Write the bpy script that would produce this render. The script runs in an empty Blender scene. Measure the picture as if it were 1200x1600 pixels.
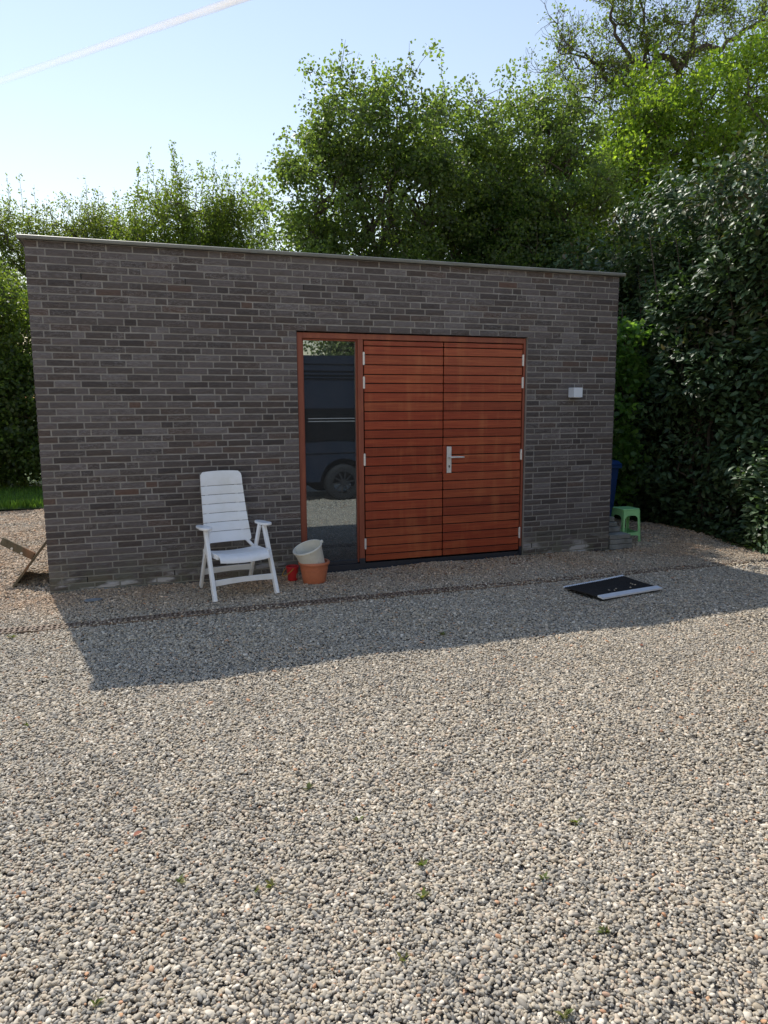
import bpy, bmesh, math, random
import numpy as np
from mathutils import Vector, Matrix, Quaternion

# ------------------------------------------------------------------ camera, sky, sun, exposure
scene = bpy.context.scene
COL = scene.collection
random.seed(7)
RNG = np.random.default_rng(11)

cam_d = bpy.data.cameras.new('camera')
cam = bpy.data.objects.new('camera', cam_d)
COL.objects.link(cam)
cam_d.sensor_fit = 'VERTICAL'
cam_d.sensor_height = 24.0
cam_d.lens = 24.0 * 1111.73 / 1600.0
cam_d.clip_start = 0.05
cam_d.clip_end = 8000
YAW, PITCH, ROLL = 0.32791, -0.146325, -0.0058136
_f = Vector((math.sin(YAW)*math.cos(PITCH), math.cos(YAW)*math.cos(PITCH), math.sin(PITCH)))
_r = Vector((math.cos(YAW), -math.sin(YAW), 0))
_u = _r.cross(_f)
_r2 = _r*math.cos(ROLL) + _u*math.sin(ROLL)
_u2 = -_r*math.sin(ROLL) + _u*math.cos(ROLL)
cam.matrix_world = Matrix(((_r2.x, _u2.x, -_f.x, 0.8553), (_r2.y, _u2.y, -_f.y, -6.9866),
                           (_r2.z, _u2.z, -_f.z, 1.676), (0, 0, 0, 1)))
scene.camera = cam

SUN_DIR = Vector((-0.542, 2.557, 3.15)).normalized()
world = bpy.data.worlds.new('World')
scene.world = world
world.use_nodes = True
wn = world.node_tree.nodes
sky = wn.new('ShaderNodeTexSky')
sky.sky_type = 'NISHITA'
sky.sun_disc = False
sky.sun_elevation = math.asin(SUN_DIR.z)
sky.sun_rotation = math.atan2(SUN_DIR.x, SUN_DIR.y)
sky.air_density = 1.7
sky.dust_density = 0.05
sky.ozone_density = 1.0
tint = wn.new('ShaderNodeMix'); tint.data_type = 'RGBA'; tint.blend_type = 'MULTIPLY'     # milky spring haze: a slightly warmer sky all over
tint.inputs[0].default_value = 1.0; tint.inputs[7].default_value = (1.09, 0.94, 0.91, 1)
world.node_tree.links.new(sky.outputs[0], tint.inputs[6])
world.node_tree.links.new(tint.outputs[2], wn['Background'].inputs[0])
wn['Background'].inputs[1].default_value = 0.124

sun_d = bpy.data.lights.new('sun', 'SUN')
sun_d.energy = 3.3
sun_d.angle = math.radians(0.53)
sun_d.color = (1.0, 0.95, 0.86)
sun = bpy.data.objects.new('sun', sun_d)
COL.objects.link(sun)
sun.rotation_euler = SUN_DIR.to_track_quat('Z', 'Y').to_euler()
sun.location = SUN_DIR * 30

scene.cycles.diffuse_bounces = 6
scene.cycles.transmission_bounces = 8
scene.cycles.transparent_max_bounces = 16
scene.view_settings.view_transform = 'Standard'
scene.view_settings.look = 'None'
scene.view_settings.gamma = 1
scene.view_settings.use_curve_mapping = False
scene.view_settings.exposure = 0.46

# ------------------------------------------------------------------ helpers
class MB:
    """collects verts and faces, links them as ONE mesh object"""
    def __init__(self):
        self.v, self.f = [], []
    def add(self, vs, fs):
        o = len(self.v)
        self.v += [tuple(p) for p in vs]
        self.f += [tuple(i+o for i in q) for q in fs]
        return self
    def box(self, x0, x1, y0, y1, z0, z1):
        return self.add([(x0,y0,z0),(x1,y0,z0),(x1,y1,z0),(x0,y1,z0),(x0,y0,z1),(x1,y0,z1),(x1,y1,z1),(x0,y1,z1)],
                        [(0,3,2,1),(4,5,6,7),(0,1,5,4),(1,2,6,5),(2,3,7,6),(3,0,4,7)])
    def bar(self, a, b, w, h, up=(0,0,1), w2=None, h2=None):
        """rectangular bar from a to b, w across, h along up"""
        a, b = Vector(a), Vector(b)
        d = (b-a).normalized()
        s = d.cross(Vector(up)).normalized()
        t = s.cross(d).normalized()
        w2 = w if w2 is None else w2
        h2 = h if h2 is None else h2
        vs = []
        for p, ww, hh in ((a, w, h), (b, w2, h2)):
            for i, j in ((-1,-1),(1,-1),(1,1),(-1,1)):
                vs.append(p + s*(i*ww/2) + t*(j*hh/2))
        return self.add(vs, [(0,3,2,1),(4,5,6,7),(0,1,5,4),(1,2,6,5),(2,3,7,6),(3,0,4,7)])
    def tube(self, pts, rads, n=8, cap=True):
        pts = [Vector(p) for p in pts]
        rings = []
        s = None
        for i, p in enumerate(pts):
            d = (pts[min(i+1, len(pts)-1)] - pts[max(i-1, 0)]).normalized()
            if s is None:
                s = d.cross(Vector((0.31,0.77,0.55))).normalized()
            else:
                s = (s - d*s.dot(d)).normalized()
            t = d.cross(s)
            r = rads[i] if hasattr(rads, '__len__') else rads
            rings.append([p + (s*math.cos(2*math.pi*k/n) + t*math.sin(2*math.pi*k/n))*r for k in range(n)])
        o = len(self.v)
        for R in rings:
            self.v += [tuple(q) for q in R]
        for i in range(len(rings)-1):
            for k in range(n):
                a = o+i*n+k; b = o+i*n+(k+1) % n
                self.f.append((a, b, b+n, a+n))
        if cap:
            self.f.append(tuple(o+k for k in reversed(range(n))))
            e = o+(len(rings)-1)*n
            self.f.append(tuple(e+k for k in range(n)))
        return self
    def lathe(self, prof, n=40, center=(0,0,0)):
        cx, cy, cz = center
        o = len(self.v)
        for r, z in prof:
            for k in range(n):
                a = 2*math.pi*k/n
                self.v.append((cx+r*math.cos(a), cy+r*math.sin(a), cz+z))
        for i in range(len(prof)-1):
            for k in range(n):
                a = o+i*n+k; b = o+i*n+(k+1) % n
                self.f.append((a, b, b+n, a+n))
        return self
    def prism(self, outline, p0, ax, ay, depth):
        """extrude a 2D outline (in axes ax, ay from p0) along depth vector"""
        p0, ax, ay, depth = map(Vector, (p0, ax, ay, depth))
        n = len(outline)
        vs = [p0+ax*u+ay*v for u, v in outline] + [p0+ax*u+ay*v+depth for u, v in outline]
        fs = [tuple(range(n)), tuple(reversed(range(n, 2*n)))]
        fs += [(i, i+n, (i+1) % n+n, (i+1) % n) for i in range(n)]
        return self.add(vs, fs)
    def build(self, name, mat, parent=None, smooth=False, bevel=0, loc=None, seg=2):
        me = bpy.data.meshes.new(name)
        me.from_pydata(self.v, [], self.f)
        bm = bmesh.new(); bm.from_mesh(me)
        bmesh.ops.recalc_face_normals(bm, faces=bm.faces)
        bm.to_mesh(me); bm.free()
        me.materials.append(mat)
        if smooth:
            me.polygons.foreach_set('use_smooth', [True]*len(me.polygons))
        o = bpy.data.objects.new(name, me)
        COL.objects.link(o)
        if parent: o.parent = parent
        if loc: o.location = loc
        if bevel:
            m = o.modifiers.new('bevel', 'BEVEL'); m.width = bevel; m.segments = seg; m.limit_method = 'ANGLE'
            m.angle_limit = math.radians(40); m.harden_normals = False
            me.polygons.foreach_set('use_smooth', [True]*len(me.polygons))
            try:
                me.set_sharp_from_angle(angle=math.radians(35))
            except Exception:
                pass
        elif smooth:
            try:
                me.set_sharp_from_angle(angle=math.radians(50))
            except Exception:
                pass
        return o

def tag(o, label=None, cat=None, group=None, kind=None):
    if label: o['label'] = label
    if cat: o['category'] = cat
    if group: o['group'] = group
    if kind: o['kind'] = kind
    return o
def thing(name, label, cat, loc=(0,0,0), rz=0, group=None):
    o = bpy.data.objects.new(name, None)
    o.empty_display_size = 0.1
    COL.objects.link(o)
    o.location = loc; o.rotation_euler = (0,0,rz)
    return tag(o, label, cat, group)

def np_mesh(name, verts, faces, mat, parent=None, colors=None, smooth=False, kind=None):
    """fast mesh of equal-sized faces from numpy arrays; colors per face"""
    me = bpy.data.meshes.new(name)
    nf, k = faces.shape
    me.vertices.add(len(verts)); me.vertices.foreach_set('co', np.ascontiguousarray(verts, np.float32).ravel())
    me.loops.add(nf*k); me.loops.foreach_set('vertex_index', np.ascontiguousarray(faces, np.int32).ravel())
    me.polygons.add(nf); me.polygons.foreach_set('loop_start', np.arange(0, nf*k, k, dtype=np.int32))
    if colors is not None:
        at = me.attributes.new('tone', 'FLOAT_COLOR', 'FACE')
        at.data.foreach_set('color', np.ascontiguousarray(np.c_[colors, np.ones(len(colors))], np.float32).ravel())
    if smooth:
        me.polygons.foreach_set('use_smooth', np.ones(nf, bool))
    me.update(calc_edges=True)
    me.materials.append(mat)
    o = bpy.data.objects.new(name, me)
    COL.objects.link(o)
    if parent: o.parent = parent
    if kind: o['kind'] = kind
    return o

# ---- materials
class NT:
    def __init__(self, name):
        self.m = bpy.data.materials.new(name)
        self.m.use_nodes = True
        self.t = self.m.node_tree
        self.b = self.t.nodes['Principled BSDF']
        self.out = self.t.nodes['Material Output']
    def n(self, typ, **kw):
        x = self.t.nodes.new('ShaderNode'+typ)
        for k, v in kw.items():
            if k.startswith('_'): setattr(x, k[1:], v)
        return x
    def l(self, a, b):
        self.t.links.new(a, b)
    def pos(self):
        return self.n('NewGeometry').outputs['Position']
    def obj(self):
        return self.n('TexCoord').outputs['Object']
    def mapping(self, vec, scale=(1,1,1)):
        m = self.n('Mapping'); m.inputs['Scale'].default_value = scale
        self.l(vec, m.inputs['Vector']); return m.outputs[0]
    def noise(self, vec, scale, detail=3, rough=0.55):
        x = self.n('TexNoise'); x.inputs['Scale'].default_value = scale
        x.inputs['Detail'].default_value = detail; x.inputs['Roughness'].default_value = rough
        if vec is not None: self.l(vec, x.inputs['Vector'])
        return x.outputs['Fac']
    def ramp(self, fac, stops, interp='LINEAR'):
        x = self.n('ValToRGB'); x.color_ramp.interpolation = interp
        els = x.color_ramp.elements
        while len(els) < len(stops): els.new(0.5)
        for e, (p, c) in zip(els, stops):
            e.position = p; e.color = (*c, 1) if len(c) == 3 else c
        self.l(fac, x.inputs['Fac']); return x.outputs['Color']
    def mix(self, fac, a, b, mode='MIX'):
        x = self.n('Mix'); x.data_type = 'RGBA'; x.blend_type = mode
        for s, val in ((x.inputs[0], fac), (x.inputs[6], a), (x.inputs[7], b)):
            if hasattr(val, 'node'): self.l(val, s)
            elif isinstance(val, (int, float)): s.default_value = val
            else: s.default_value = (*val, 1)
        return x.outputs[2]
    def math(self, op, a, b=None, clamp=False):
        x = self.n('Math'); x.operation = op; x.use_clamp = clamp
        for s, val in ((x.inputs[0], a), (x.inputs[1], b)):
            if val is None: continue
            if hasattr(val, 'node'): self.l(val, s)
            else: s.default_value = val
        return x.outputs[0]
    def bump(self, h, strength=0.3, dist=0.01):
        x = self.n('Bump'); x.inputs['Strength'].default_value = strength; x.inputs['Distance'].default_value = dist
        self.l(h, x.inputs['Height']); self.l(x.outputs[0], self.b.inputs['Normal'])
    def base(self, c):
        if hasattr(c, 'node'): self.l(c, self.b.inputs['Base Color'])
        else: self.b.inputs['Base Color'].default_value = (*c, 1)
        return self
    def set(self, **kw):
        for k, v in kw.items(): self.b.inputs[k.replace('_', ' ')].default_value = v
        return self

def simple(name, col, rough=0.5, metal=0.0, var=0.12, scale=12.0, bump=0.0, dirt=None, dirt_amt=0.0):
    t = NT(name)
    p = t.pos()
    f = t.noise(p, scale, 4, 0.6)
    lo = tuple(c*(1-var) for c in col); hi = tuple(min(1, c*(1+var)) for c in col)
    c = t.ramp(f, [(0.3, lo), (0.7, hi)])
    if dirt:
        d = t.noise(p, scale*0.6, 6, 0.7)
        m = t.ramp(d, [(0.5, (0,0,0)), (0.72, (dirt_amt,)*3)])
        c = t.mix(m, c, dirt)
    t.base(c).set(Roughness=rough, Metallic=metal)
    if bump: t.bump(t.noise(p, scale*6, 3), bump, 0.004)
    return t.m

M = {}
# bricks: one tone per brick, grey-brown with a few redder, pale salt bloom and folds of hand-moulded clay
def brick_material():
    t = NT('dark_clay_brick')
    oi = t.n('ObjectInfo').outputs['Random']
    geo = t.n('NewGeometry')
    r = t.math('FRACT', t.math('ADD', oi, geo.outputs['Random Per Island']))
    p = geo.outputs['Position']
    base = t.ramp(r, [(0.0, (0.056,0.047,0.047)), (0.2, (0.090,0.077,0.076)), (0.42, (0.124,0.108,0.109)), (0.55, (0.072,0.058,0.055)),
                      (0.72, (0.154,0.139,0.141)), (0.86, (0.074,0.060,0.056)), (0.975, (0.098,0.073,0.065)), (1.0, (0.122,0.074,0.058))])
    vo = t.n('VectorMath'); vo.operation = 'ADD'; t.l(p, vo.inputs[0])
    ro = t.n('CombineXYZ'); t.l(t.math('MULTIPLY', r, 9.0), ro.inputs[0]); t.l(t.math('MULTIPLY', r, 23.0), ro.inputs[2]); t.l(ro.outputs[0], vo.inputs[1])
    st = t.mapping(vo.outputs[0], (11, 11, 48))
    fold = t.noise(st, 1.6, 6, 0.72)
    base = t.mix(0.65, base, t.ramp(fold, [(0.25, (0.5,0.5,0.5)), (0.75, (1.5,1.5,1.52))]), 'MULTIPLY')
    big = t.noise(p, 0.9, 3, 0.6)
    n2_ = t.noise(t.mapping(vo.outputs[0], (9, 9, 30)), 2.2, 3, 0.5)
    ridge = t.math('ABSOLUTE', t.math('SUBTRACT', n2_, 0.5))
    cw = t.ramp(ridge, [(0.0, (0.5,0.5,0.5)), (0.022, (0,0,0))])
    pick = t.ramp(t.math('FRACT', t.math('MULTIPLY', r, 17.3)), [(0.25, (0.10,0.10,0.10)), (0.7, (1,1,1))])
    bloom = t.math('MULTIPLY', t.ramp(big, [(0.40, (0.12,0.12,0.12)), (0.60, (1,1,1))]), t.math('MULTIPLY', pick, t.math('MAXIMUM', cw, t.ramp(fold, [(0.5, (0,0,0)), (0.8, (0.5,0.5,0.5))]))))
    base = t.mix(bloom, base, (0.44,0.43,0.44))
    sep = t.n('SeparateXYZ'); t.l(p, sep.inputs[0])
    # algae and lime marks on the lowest courses
    low = t.math('SUBTRACT', 1.0, t.math('MULTIPLY', sep.outputs['Z'], 2.6), True)
    alg = t.math('MULTIPLY', low, t.ramp(t.noise(p, 5, 4), [(0.38, (0,0,0)), (0.6, (0.8,0.8,0.8))]))
    base = t.mix(alg, base, (0.14,0.145,0.105))
    low2 = t.math('SUBTRACT', 1.0, t.math('MULTIPLY', sep.outputs['Z'], 4.5), True)
    lime = t.math('MULTIPLY', low2, t.ramp(t.noise(t.mapping(p, (2.2,2.2,7)), 1.5, 4), [(0.52, (0,0,0)), (0.62, (0.95,0.95,0.95))]))
    base = t.mix(lime, base, (0.55,0.54,0.54))
    t.base(base).set(Roughness=0.86)
    t.bump(t.math('ADD', fold, t.noise(p, 140, 3)), 0.6, 0.006)
    return t.m
M['brick'] = brick_material()
def mortar_material():
    t = NT('mortar')
    p = t.pos()
    c = t.ramp(t.noise(p, 6, 5), [(0.3, (0.235,0.225,0.212)), (0.7, (0.345,0.33,0.312))])
    sep = t.n('SeparateXYZ'); t.l(p, sep.inputs[0])
    low = t.math('SUBTRACT', 1.0, t.math('MULTIPLY', sep.outputs['Z'], 2.6), True)
    c = t.mix(t.math('MULTIPLY', low, 0.7), c, (0.20,0.20,0.16))
    t.base(c).set(Roughness=0.95)
    t.bump(t.noise(p, 220, 3), 0.5, 0.004)
    return t.m
M['mortar'] = mortar_material()

def wood_material(name, lo, mid, hi, rough=0.36, axis=(1.2,14,30), per_obj=True):
    t = NT(name)
    p = t.pos()
    oi = t.n('ObjectInfo').outputs['Random']
    off = t.n('CombineXYZ'); t.l(t.math('MULTIPLY', oi, 37.0), off.inputs[0]); t.l(t.math('MULTIPLY', oi, 11.0), off.inputs[2])
    va = t.n('VectorMath'); va.operation = 'ADD'; t.l(p, va.inputs[0]); t.l(off.outputs[0], va.inputs[1])
    g = t.noise(t.mapping(va.outputs[0], axis), 2.6, 7, 0.62)
    fine = t.noise(t.mapping(va.outputs[0], (axis[0]*4, axis[1]*5, axis[2]*5)), 3.0, 3, 0.6)
    c = t.ramp(g, [(0.25, lo), (0.5, mid), (0.78, hi)])
    tone = t.ramp(oi, [(0.0, (0.62,0.58,0.60)), (0.25, (0.84,0.74,0.74)), (0.5, (1.0,1.0,1.0)), (0.75, (0.92,1.10,1.05)), (1.0, (1.18,1.36,1.25))])
    c = t.mix(0.75, c, tone, 'MULTIPLY')
    c = t.mix(0.35, c, t.ramp(fine, [(0.3, (0.7,0.7,0.7)), (0.7, (1.2,1.2,1.2))]), 'MULTIPLY')
    blot = t.math('ADD', t.math('MULTIPLY', t.noise(p, 3.2, 3), 0.55), t.math('MULTIPLY', t.noise(t.mapping(p, (6.5, 0.1, 0.35)), 1.6, 2), 0.5))
    c = t.mix(t.ramp(blot, [(0.53, (0,0,0)), (0.72, (0.42,0.42,0.42))]), c, (0.52,0.19,0.075))
    t.base(c).set(Roughness=rough)
    t.b.inputs['Specular IOR Level'].default_value = 0.35
    t.bump(fine, 0.12, 0.003)
    return t.m
M['plank'] = wood_material('red_brown_hardwood', (0.225,0.040,0.019), (0.345,0.064,0.028), (0.45,0.105,0.041))
M['frame'] = wood_material('red_brown_frame_wood', (0.235,0.058,0.035), (0.28,0.071,0.043), (0.325,0.086,0.052), 0.45, (14,14,1.0))
M['weathered'] = wood_material('weathered_timber', (0.075,0.052,0.034), (0.125,0.092,0.062), (0.19,0.15,0.105), 0.8, (9,9,4))
M['dark'] = simple('black_backing', (0.012,0.010,0.010), 0.7)
M['dark_sill'] = simple('dark_blue_sill', (0.025,0.030,0.042), 0.45)
M['coping'] = simple('weathered_zinc', (0.17,0.172,0.155), 0.5, 0.1, 0.2, 5, 0.05, (0.16,0.16,0.13), 0.6)
M['roofing'] = simple('roof_felt', (0.06,0.06,0.06), 0.9)
M['plaster'] = simple('interior_plaster', (0.16,0.155,0.15), 0.9)
M['steel'] = simple('brushed_steel', (0.72,0.72,0.71), 0.4, 0.35, 0.06, 30)
M['alu'] = simple('aluminium', (0.76,0.80,0.86), 0.42, 0.15, 0.06, 12)
M['lamp'] = simple('silver_lamp_paint', (0.66,0.72,0.82), 0.35, 0.0, 0.04, 8)
M['lens'] = simple('opal_lens', (0.7,0.7,0.66), 0.3)
M['white_plastic'] = simple('white_resin', (0.88,0.90,0.93), 0.32, 0, 0.03, 6, 0, (0.60,0.60,0.52), 0.32)
M['green_plastic'] = simple('green_plastic', (0.34,0.74,0.33), 0.35, 0, 0.06, 8)
M['blue_plastic'] = simple('blue_plastic', (0.009,0.045,0.17), 0.42, 0, 0.08, 5)
M['red_plastic'] = simple('red_plastic', (0.55,0.03,0.035), 0.4, 0, 0.08, 12)
M['yellow_plastic'] = simple('yellow_plastic', (0.45,0.25,0.03), 0.45)
M['pale_print'] = simple('pale_sticker', (0.42,0.33,0.27), 0.6, 0, 0.3, 60)
M['terracotta'] = simple('terracotta_plastic', (0.56,0.185,0.092), 0.52, 0, 0.10, 9, 0, (0.30,0.13,0.08), 0.5)
def bucket_material():
    t = NT('stained_off_white_plastic')
    p = t.obj()
    c = t.ramp(t.noise(p, 8, 4), [(0.3, (0.66,0.64,0.56)), (0.7, (0.82,0.80,0.71))])
    s = t.ramp(t.noise(t.mapping(p, (1,1,0.7)), 22, 6, 0.75), [(0.56, (0,0,0)), (0.66, (0.8,0.8,0.8))])
    m = t.ramp(t.noise(p, 7, 2), [(0.45, (0.12,0.12,0.12)), (0.6, (1,1,1))])
    c = t.mix(t.math('MULTIPLY', s, m), c, (0.22,0.17,0.12))
    t.base(c).set(Roughness=0.45)
    return t.m
M['bucket'] = bucket_material()
M['rubber'] = simple('black_rubber', (0.016,0.016,0.017), 0.8, 0, 0.3, 40, 0.3)
M['rust'] = simple('rusty_grate', (0.23,0.165,0.12), 0.75, 0.1, 0.35, 25, 0.3)
M['slate'] = simple('grey_slate', (0.22,0.235,0.25), 0.8, 0, 0.25, 10, 0.3)
M['concrete'] = simple('mossy_concrete', (0.24,0.245,0.235), 0.9, 0, 0.3, 9, 0.4, (0.11,0.12,0.08), 0.7)
M['bark'] = simple('grey_brown_bark', (0.085,0.070,0.055), 0.9, 0, 0.4, 14, 0.6)
M['bark_pale'] = simple('pale_lichen_bark', (0.16,0.145,0.12), 0.9, 0, 0.35, 10, 0.5)
M['soil'] = simple('dark_soil', (0.05,0.042,0.03), 0.95, 0, 0.4, 20, 0.5)

def leaf_material(name, rough=0.5, trans=0.35, spec=0.4, boost=(1.5,1.7,0.6)):
    t = NT(name)
    a = t.n('Attribute'); a.attribute_name = 'tone'
    c = a.outputs['Color']
    oi = t.n('ObjectInfo').outputs['Random']
    t.base(c).set(Roughness=rough)
    t.b.inputs['Specular IOR Level'].default_value = spec
    tr = t.n('BsdfTranslucent')
    t.l(t.mix(1.0, c, boost, 'MULTIPLY'), tr.inputs['Color'])
    mx = t.n('MixShader'); mx.inputs[0].default_value = trans
    t.l(t.b.outputs[0], mx.inputs[1]); t.l(tr.outputs[0], mx.inputs[2])
    t.l(mx.outputs[0], t.out.inputs['Surface'])
    return t.m
M['leaf'] = leaf_material('tree_leaf', 0.42, 0.58, 0.5, (2.6,2.6,0.9))
M['laurel'] = leaf_material('glossy_laurel_leaf', 0.45, 0.2, 0.38, (1.4,1.6,0.6))
M['grass'] = leaf_material('grass_blade', 0.6, 0.4, 0.25, (1.5,1.6,0.6))
def piece_leaf():
    t = NT('glossy_single_leaf')
    oi = t.n('ObjectInfo').outputs['Random']
    t.base(t.ramp(oi, [(0, (0.058,0.104,0.050)), (0.5, (0.074,0.126,0.057)), (0.85, (0.096,0.148,0.062)), (1, (0.15,0.145,0.08))])).set(Roughness=0.45)
    t.b.inputs['Specular IOR Level'].default_value = 0.38
    return t.m
M['leaf_piece'] = piece_leaf()
M['dry'] = simple('dry_red_leaf', (0.26,0.07,0.03), 0.7, 0, 0.3, 60)

# ------------------------------------------------------------------ ground
YARD_Y = 6.25
def hgt(x, y):
    lie = np.clip((np.abs(y+1.115)-0.20)/0.35, 0, 1)        # raked level along the drain
    return lie*(0.010*np.sin(x*1.7+0.4)*np.sin(y*1.3+1.1) + 0.007*np.sin(x*3.9+y*2.7) + 0.004*np.sin(x*7.1-y*6.3)) - 0.003

def gravel_ground():
    t = NT('gravel_bed')
    p = t.pos()
    v = t.n('TexVoronoi'); v.inputs['Scale'].default_value = 55; t.l(p, v.inputs['Vector'])
    c = t.ramp(t.math('FRACT', t.math('MULTIPLY', v.outputs['Color'], 3.7)),
               [(0, (0.14,0.13,0.118)), (0.3, (0.31,0.285,0.25)), (0.6, (0.46,0.42,0.365)), (0.85, (0.40,0.35,0.29)), (1, (0.62,0.58,0.52))])
    c = t.mix(0.75, c, t.ramp(v.outputs['Distance'], [(0.25, (1,1,1)), (0.75, (0.25,0.23,0.2))]), 'MULTIPLY')
    t.base(c).set(Roughness=0.9)
    h = t.math('SUBTRACT', 1.0, v.outputs['Distance'])
    t.bump(h, 1.0, 0.012)
    return t.m
M['gravel_bed'] = gravel_ground()
gx = np.concatenate([[-900,-300,-100,-40,-15,-8], np.arange(-5,10.01,0.2), [12,18,40,100,300,900]])
gy = np.concatenate([[-900,-300,-100,-40,-15], np.arange(-9,7.01,0.2), [9,14,30,100,300,900]])
X, Y = np.meshgrid(gx, gy)
near = (X > -5.1) & (X < 10.1) & (Y > -9.1) & (Y < 7.1)
Z = np.where(near, hgt(X, Y), 0) - 0.010
gv = np.c_[X.ravel(), Y.ravel(), Z.ravel()]
nx, ny = len(gx), len(gy)
ii, jj = np.meshgrid(np.arange(nx-1), np.arange(ny-1))
q = (jj*nx+ii).ravel()
ground = np_mesh('ground', gv, np.c_[q, q+1, q+1+nx, q+nx], M['gravel_bed'], smooth=True)
tag(ground, kind='structure')

def lawn_mat():
    t = NT('lawn_turf')
    p = t.pos()
    t.base(t.ramp(t.noise(p, 3, 6, 0.7), [(0.3, (0.05,0.09,0.02)), (0.7, (0.09,0.15,0.03))])).set(Roughness=0.9)
    return t.m
lawn = MB()
def lx(y0, xs):
    return [(x, y0+0.10*math.sin(x*2.1)+0.05*math.sin(x*5.3)) for x in xs]
edge = lx(YARD_Y, [-60] + list(np.arange(-12, 9.1, 0.5)) + [60])
lv = [(x, y, 0.018) for x, y in edge] + [(x, 200, 0.018) for x, y in edge]
ne = len(edge)
lawn.add(lv, [(i, i+1, i+1+ne, i+ne) for i in range(ne-1)])
lawn_o = lawn.build('lawn', lawn_mat())
tag(lawn_o, kind='structure')

# ------------------------------------------------------------------ building
W, TOPZ = 6.042, 3.112
DX0, DX1, DZ = 2.347, 4.895, 2.416
DEPTH = 4.6
bld = thing('garage_building', 'flat roofed dark brick garage with red brown double doors and tall side window', 'building')
wall = MB()
J = 0.0055          # mortar face lies this far behind the brick faces
wall.box(J, DX0-J*0.5, J, 0.26, -0.3, TOPZ-0.002)
wall.box(DX1+J*0.5, W-J, J, 0.26, -0.3, TOPZ-0.002)
wall.box(DX0-J*0.5, DX1+J*0.5, J, 0.26, DZ+0.006, TOPZ-0.002)
wall.box(J, 0.26, 0.26, DEPTH-0.26, -0.3, TOPZ-0.002)
wall.box(W-0.26, W-J, 0.26, DEPTH-0.26, -0.3, TOPZ-0.002)
wall.box(J, W-J, DEPTH-0.26, DEPTH-J, -0.3, TOPZ-0.002)
wall_o = wall.build('wall', M['mortar'], bld)

rows = []
c1 = 0.0615; z00 = DZ - 39*c1
for i in range(-1, 39): rows.append((z00+i*c1+0.0059, c1-0.0118))
c2 = (TOPZ-0.003-DZ)/11
for i in range(11): rows.append((DZ+i*c2+(0.0059 if i else 0.001), c2-0.0118+(0.004 if i == 0 else 0)))

def brick_mesh(L, H, rnd, name):
    """one hand-moulded brick: front face 4 x 2 cells with uneven relief, worn arrises, short returns"""
    nx_, nz_ = 5, 3
    vs = []
    for k in range(nz_):
        for i in range(nx_):
            u, w = i/(nx_-1), k/(nz_-1)
            ed = (i in (0, nx_-1)) or (k in (0, nz_-1))
            y = rnd.uniform(-0.0022, 0.0016) + (0.0022 if ed else 0)
            vs.append(((u-0.5)*L + (0 if ed and i in (0, nx_-1) else rnd.uniform(-.004, .004))+rnd.uniform(-.0012, .0012), y,
                       (w-0.5)*H + rnd.uniform(-.0013, .0013)))
    fs = []
    for k in range(nz_-1):
        for i in range(nx_-1):
            a = k*nx_+i
            fs.append((a, a+1, a+1+nx_, a+nx_))
    rim = [i for i in range(nx_)] + [k*nx_+nx_-1 for k in range(1, nz_)] + [(nz_-1)*nx_+i for i in range(nx_-2, -1, -1)] + [k*nx_ for k in range(nz_-2, 0, -1)]
    o = len(vs)
    for r in rim:
        x, y, z = vs[r]
        vs.append((x, 0.085, z))
    n = len(rim)
    for i in range(n):
        fs.append((rim[i], o+i, o+(i+1) % n, rim[(i+1) % n]))
    return vs, fs
rb = random.Random(3)
VAR = {}
for kind, L in (('s', 0.2085), ('h', 0.0985), ('q', 0.154)):
    VAR[kind] = [brick_mesh(L, 0.051, rb, 'brick') for _ in range(9)]
LEN = {'s': 0.2085, 'h': 0.0985, 'q': 0.154}
def course(x0, x1, lead, rnd, runs):
    """wild bond: list of (kind, centre, scale) that fills x0..x1"""
    out = []; x = x0; j = 0.0125
    seq = [lead]
    last_h = 0
    while True:
        L = LEN[seq[-1]]
        if x + L > x1 - 0.07:
            rest = x1 - x
            k = min(LEN, key=lambda q: abs(LEN[q]-rest))
            out.append((k, x+rest/2, rest/LEN[k])); break
        s = 1+rnd.uniform(-0.012, 0.012)
        out.append((seq[-1], x+L*s/2, s)); x += L*s + j
        last_h += 1
        if last_h > 1 and rnd.random() < 0.26: seq.append('h'); last_h = 0
        else: seq.append('s')
    return out
rw = random.Random(21)
front = []
for ri, (z, h) in enumerate(rows):
    lead = ('h', 'q')[ri % 2]
    inside = z + h/2 < DZ
    spans = [(0, DX0-0.004), (DX1+0.004, W)] if inside else [(0, W)]
    for si, (a, b) in enumerate(spans):
        ld = lead if si == 0 else rw.choice(['h', 'q', 's'])
        for k, cx, s in course(a, b, ld, rw, None):
            if LEN[k]*s < 0.02: continue
            front.append((k, cx, z+h/2, s, h/0.051))
cpos = np.array(cam.matrix_world.translation)
def size_in_view(b):
    d = Vector((b[1], 0, b[2])) - Vector(cpos)
    return LEN[b[0]]*b[3]*abs(d.normalized().y)/d.dot(_f)
order = sorted(range(len(front)), key=lambda i: -size_in_view(front[i]))
def fits_view(b):
    d = Vector((b[1], 0, b[2])) - Vector(cpos)
    return abs(d.dot(_r2)/d.dot(_f)) < 0.54
single = set([i for i in order if fits_view(front[i])][:300])
brick_meshes = {}
for k in VAR:
    for vi, (vs, fs) in enumerate(VAR[k]):
        me = bpy.data.meshes.new('brick'); me.from_pydata(vs, [], fs); me.materials.append(M['brick'])
        bm = bmesh.new(); bm.from_mesh(me); bmesh.ops.recalc_face_normals(bm, faces=bm.faces); bm.to_mesh(me); bm.free()
        brick_meshes[k, vi] = me
rest = MB()
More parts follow.
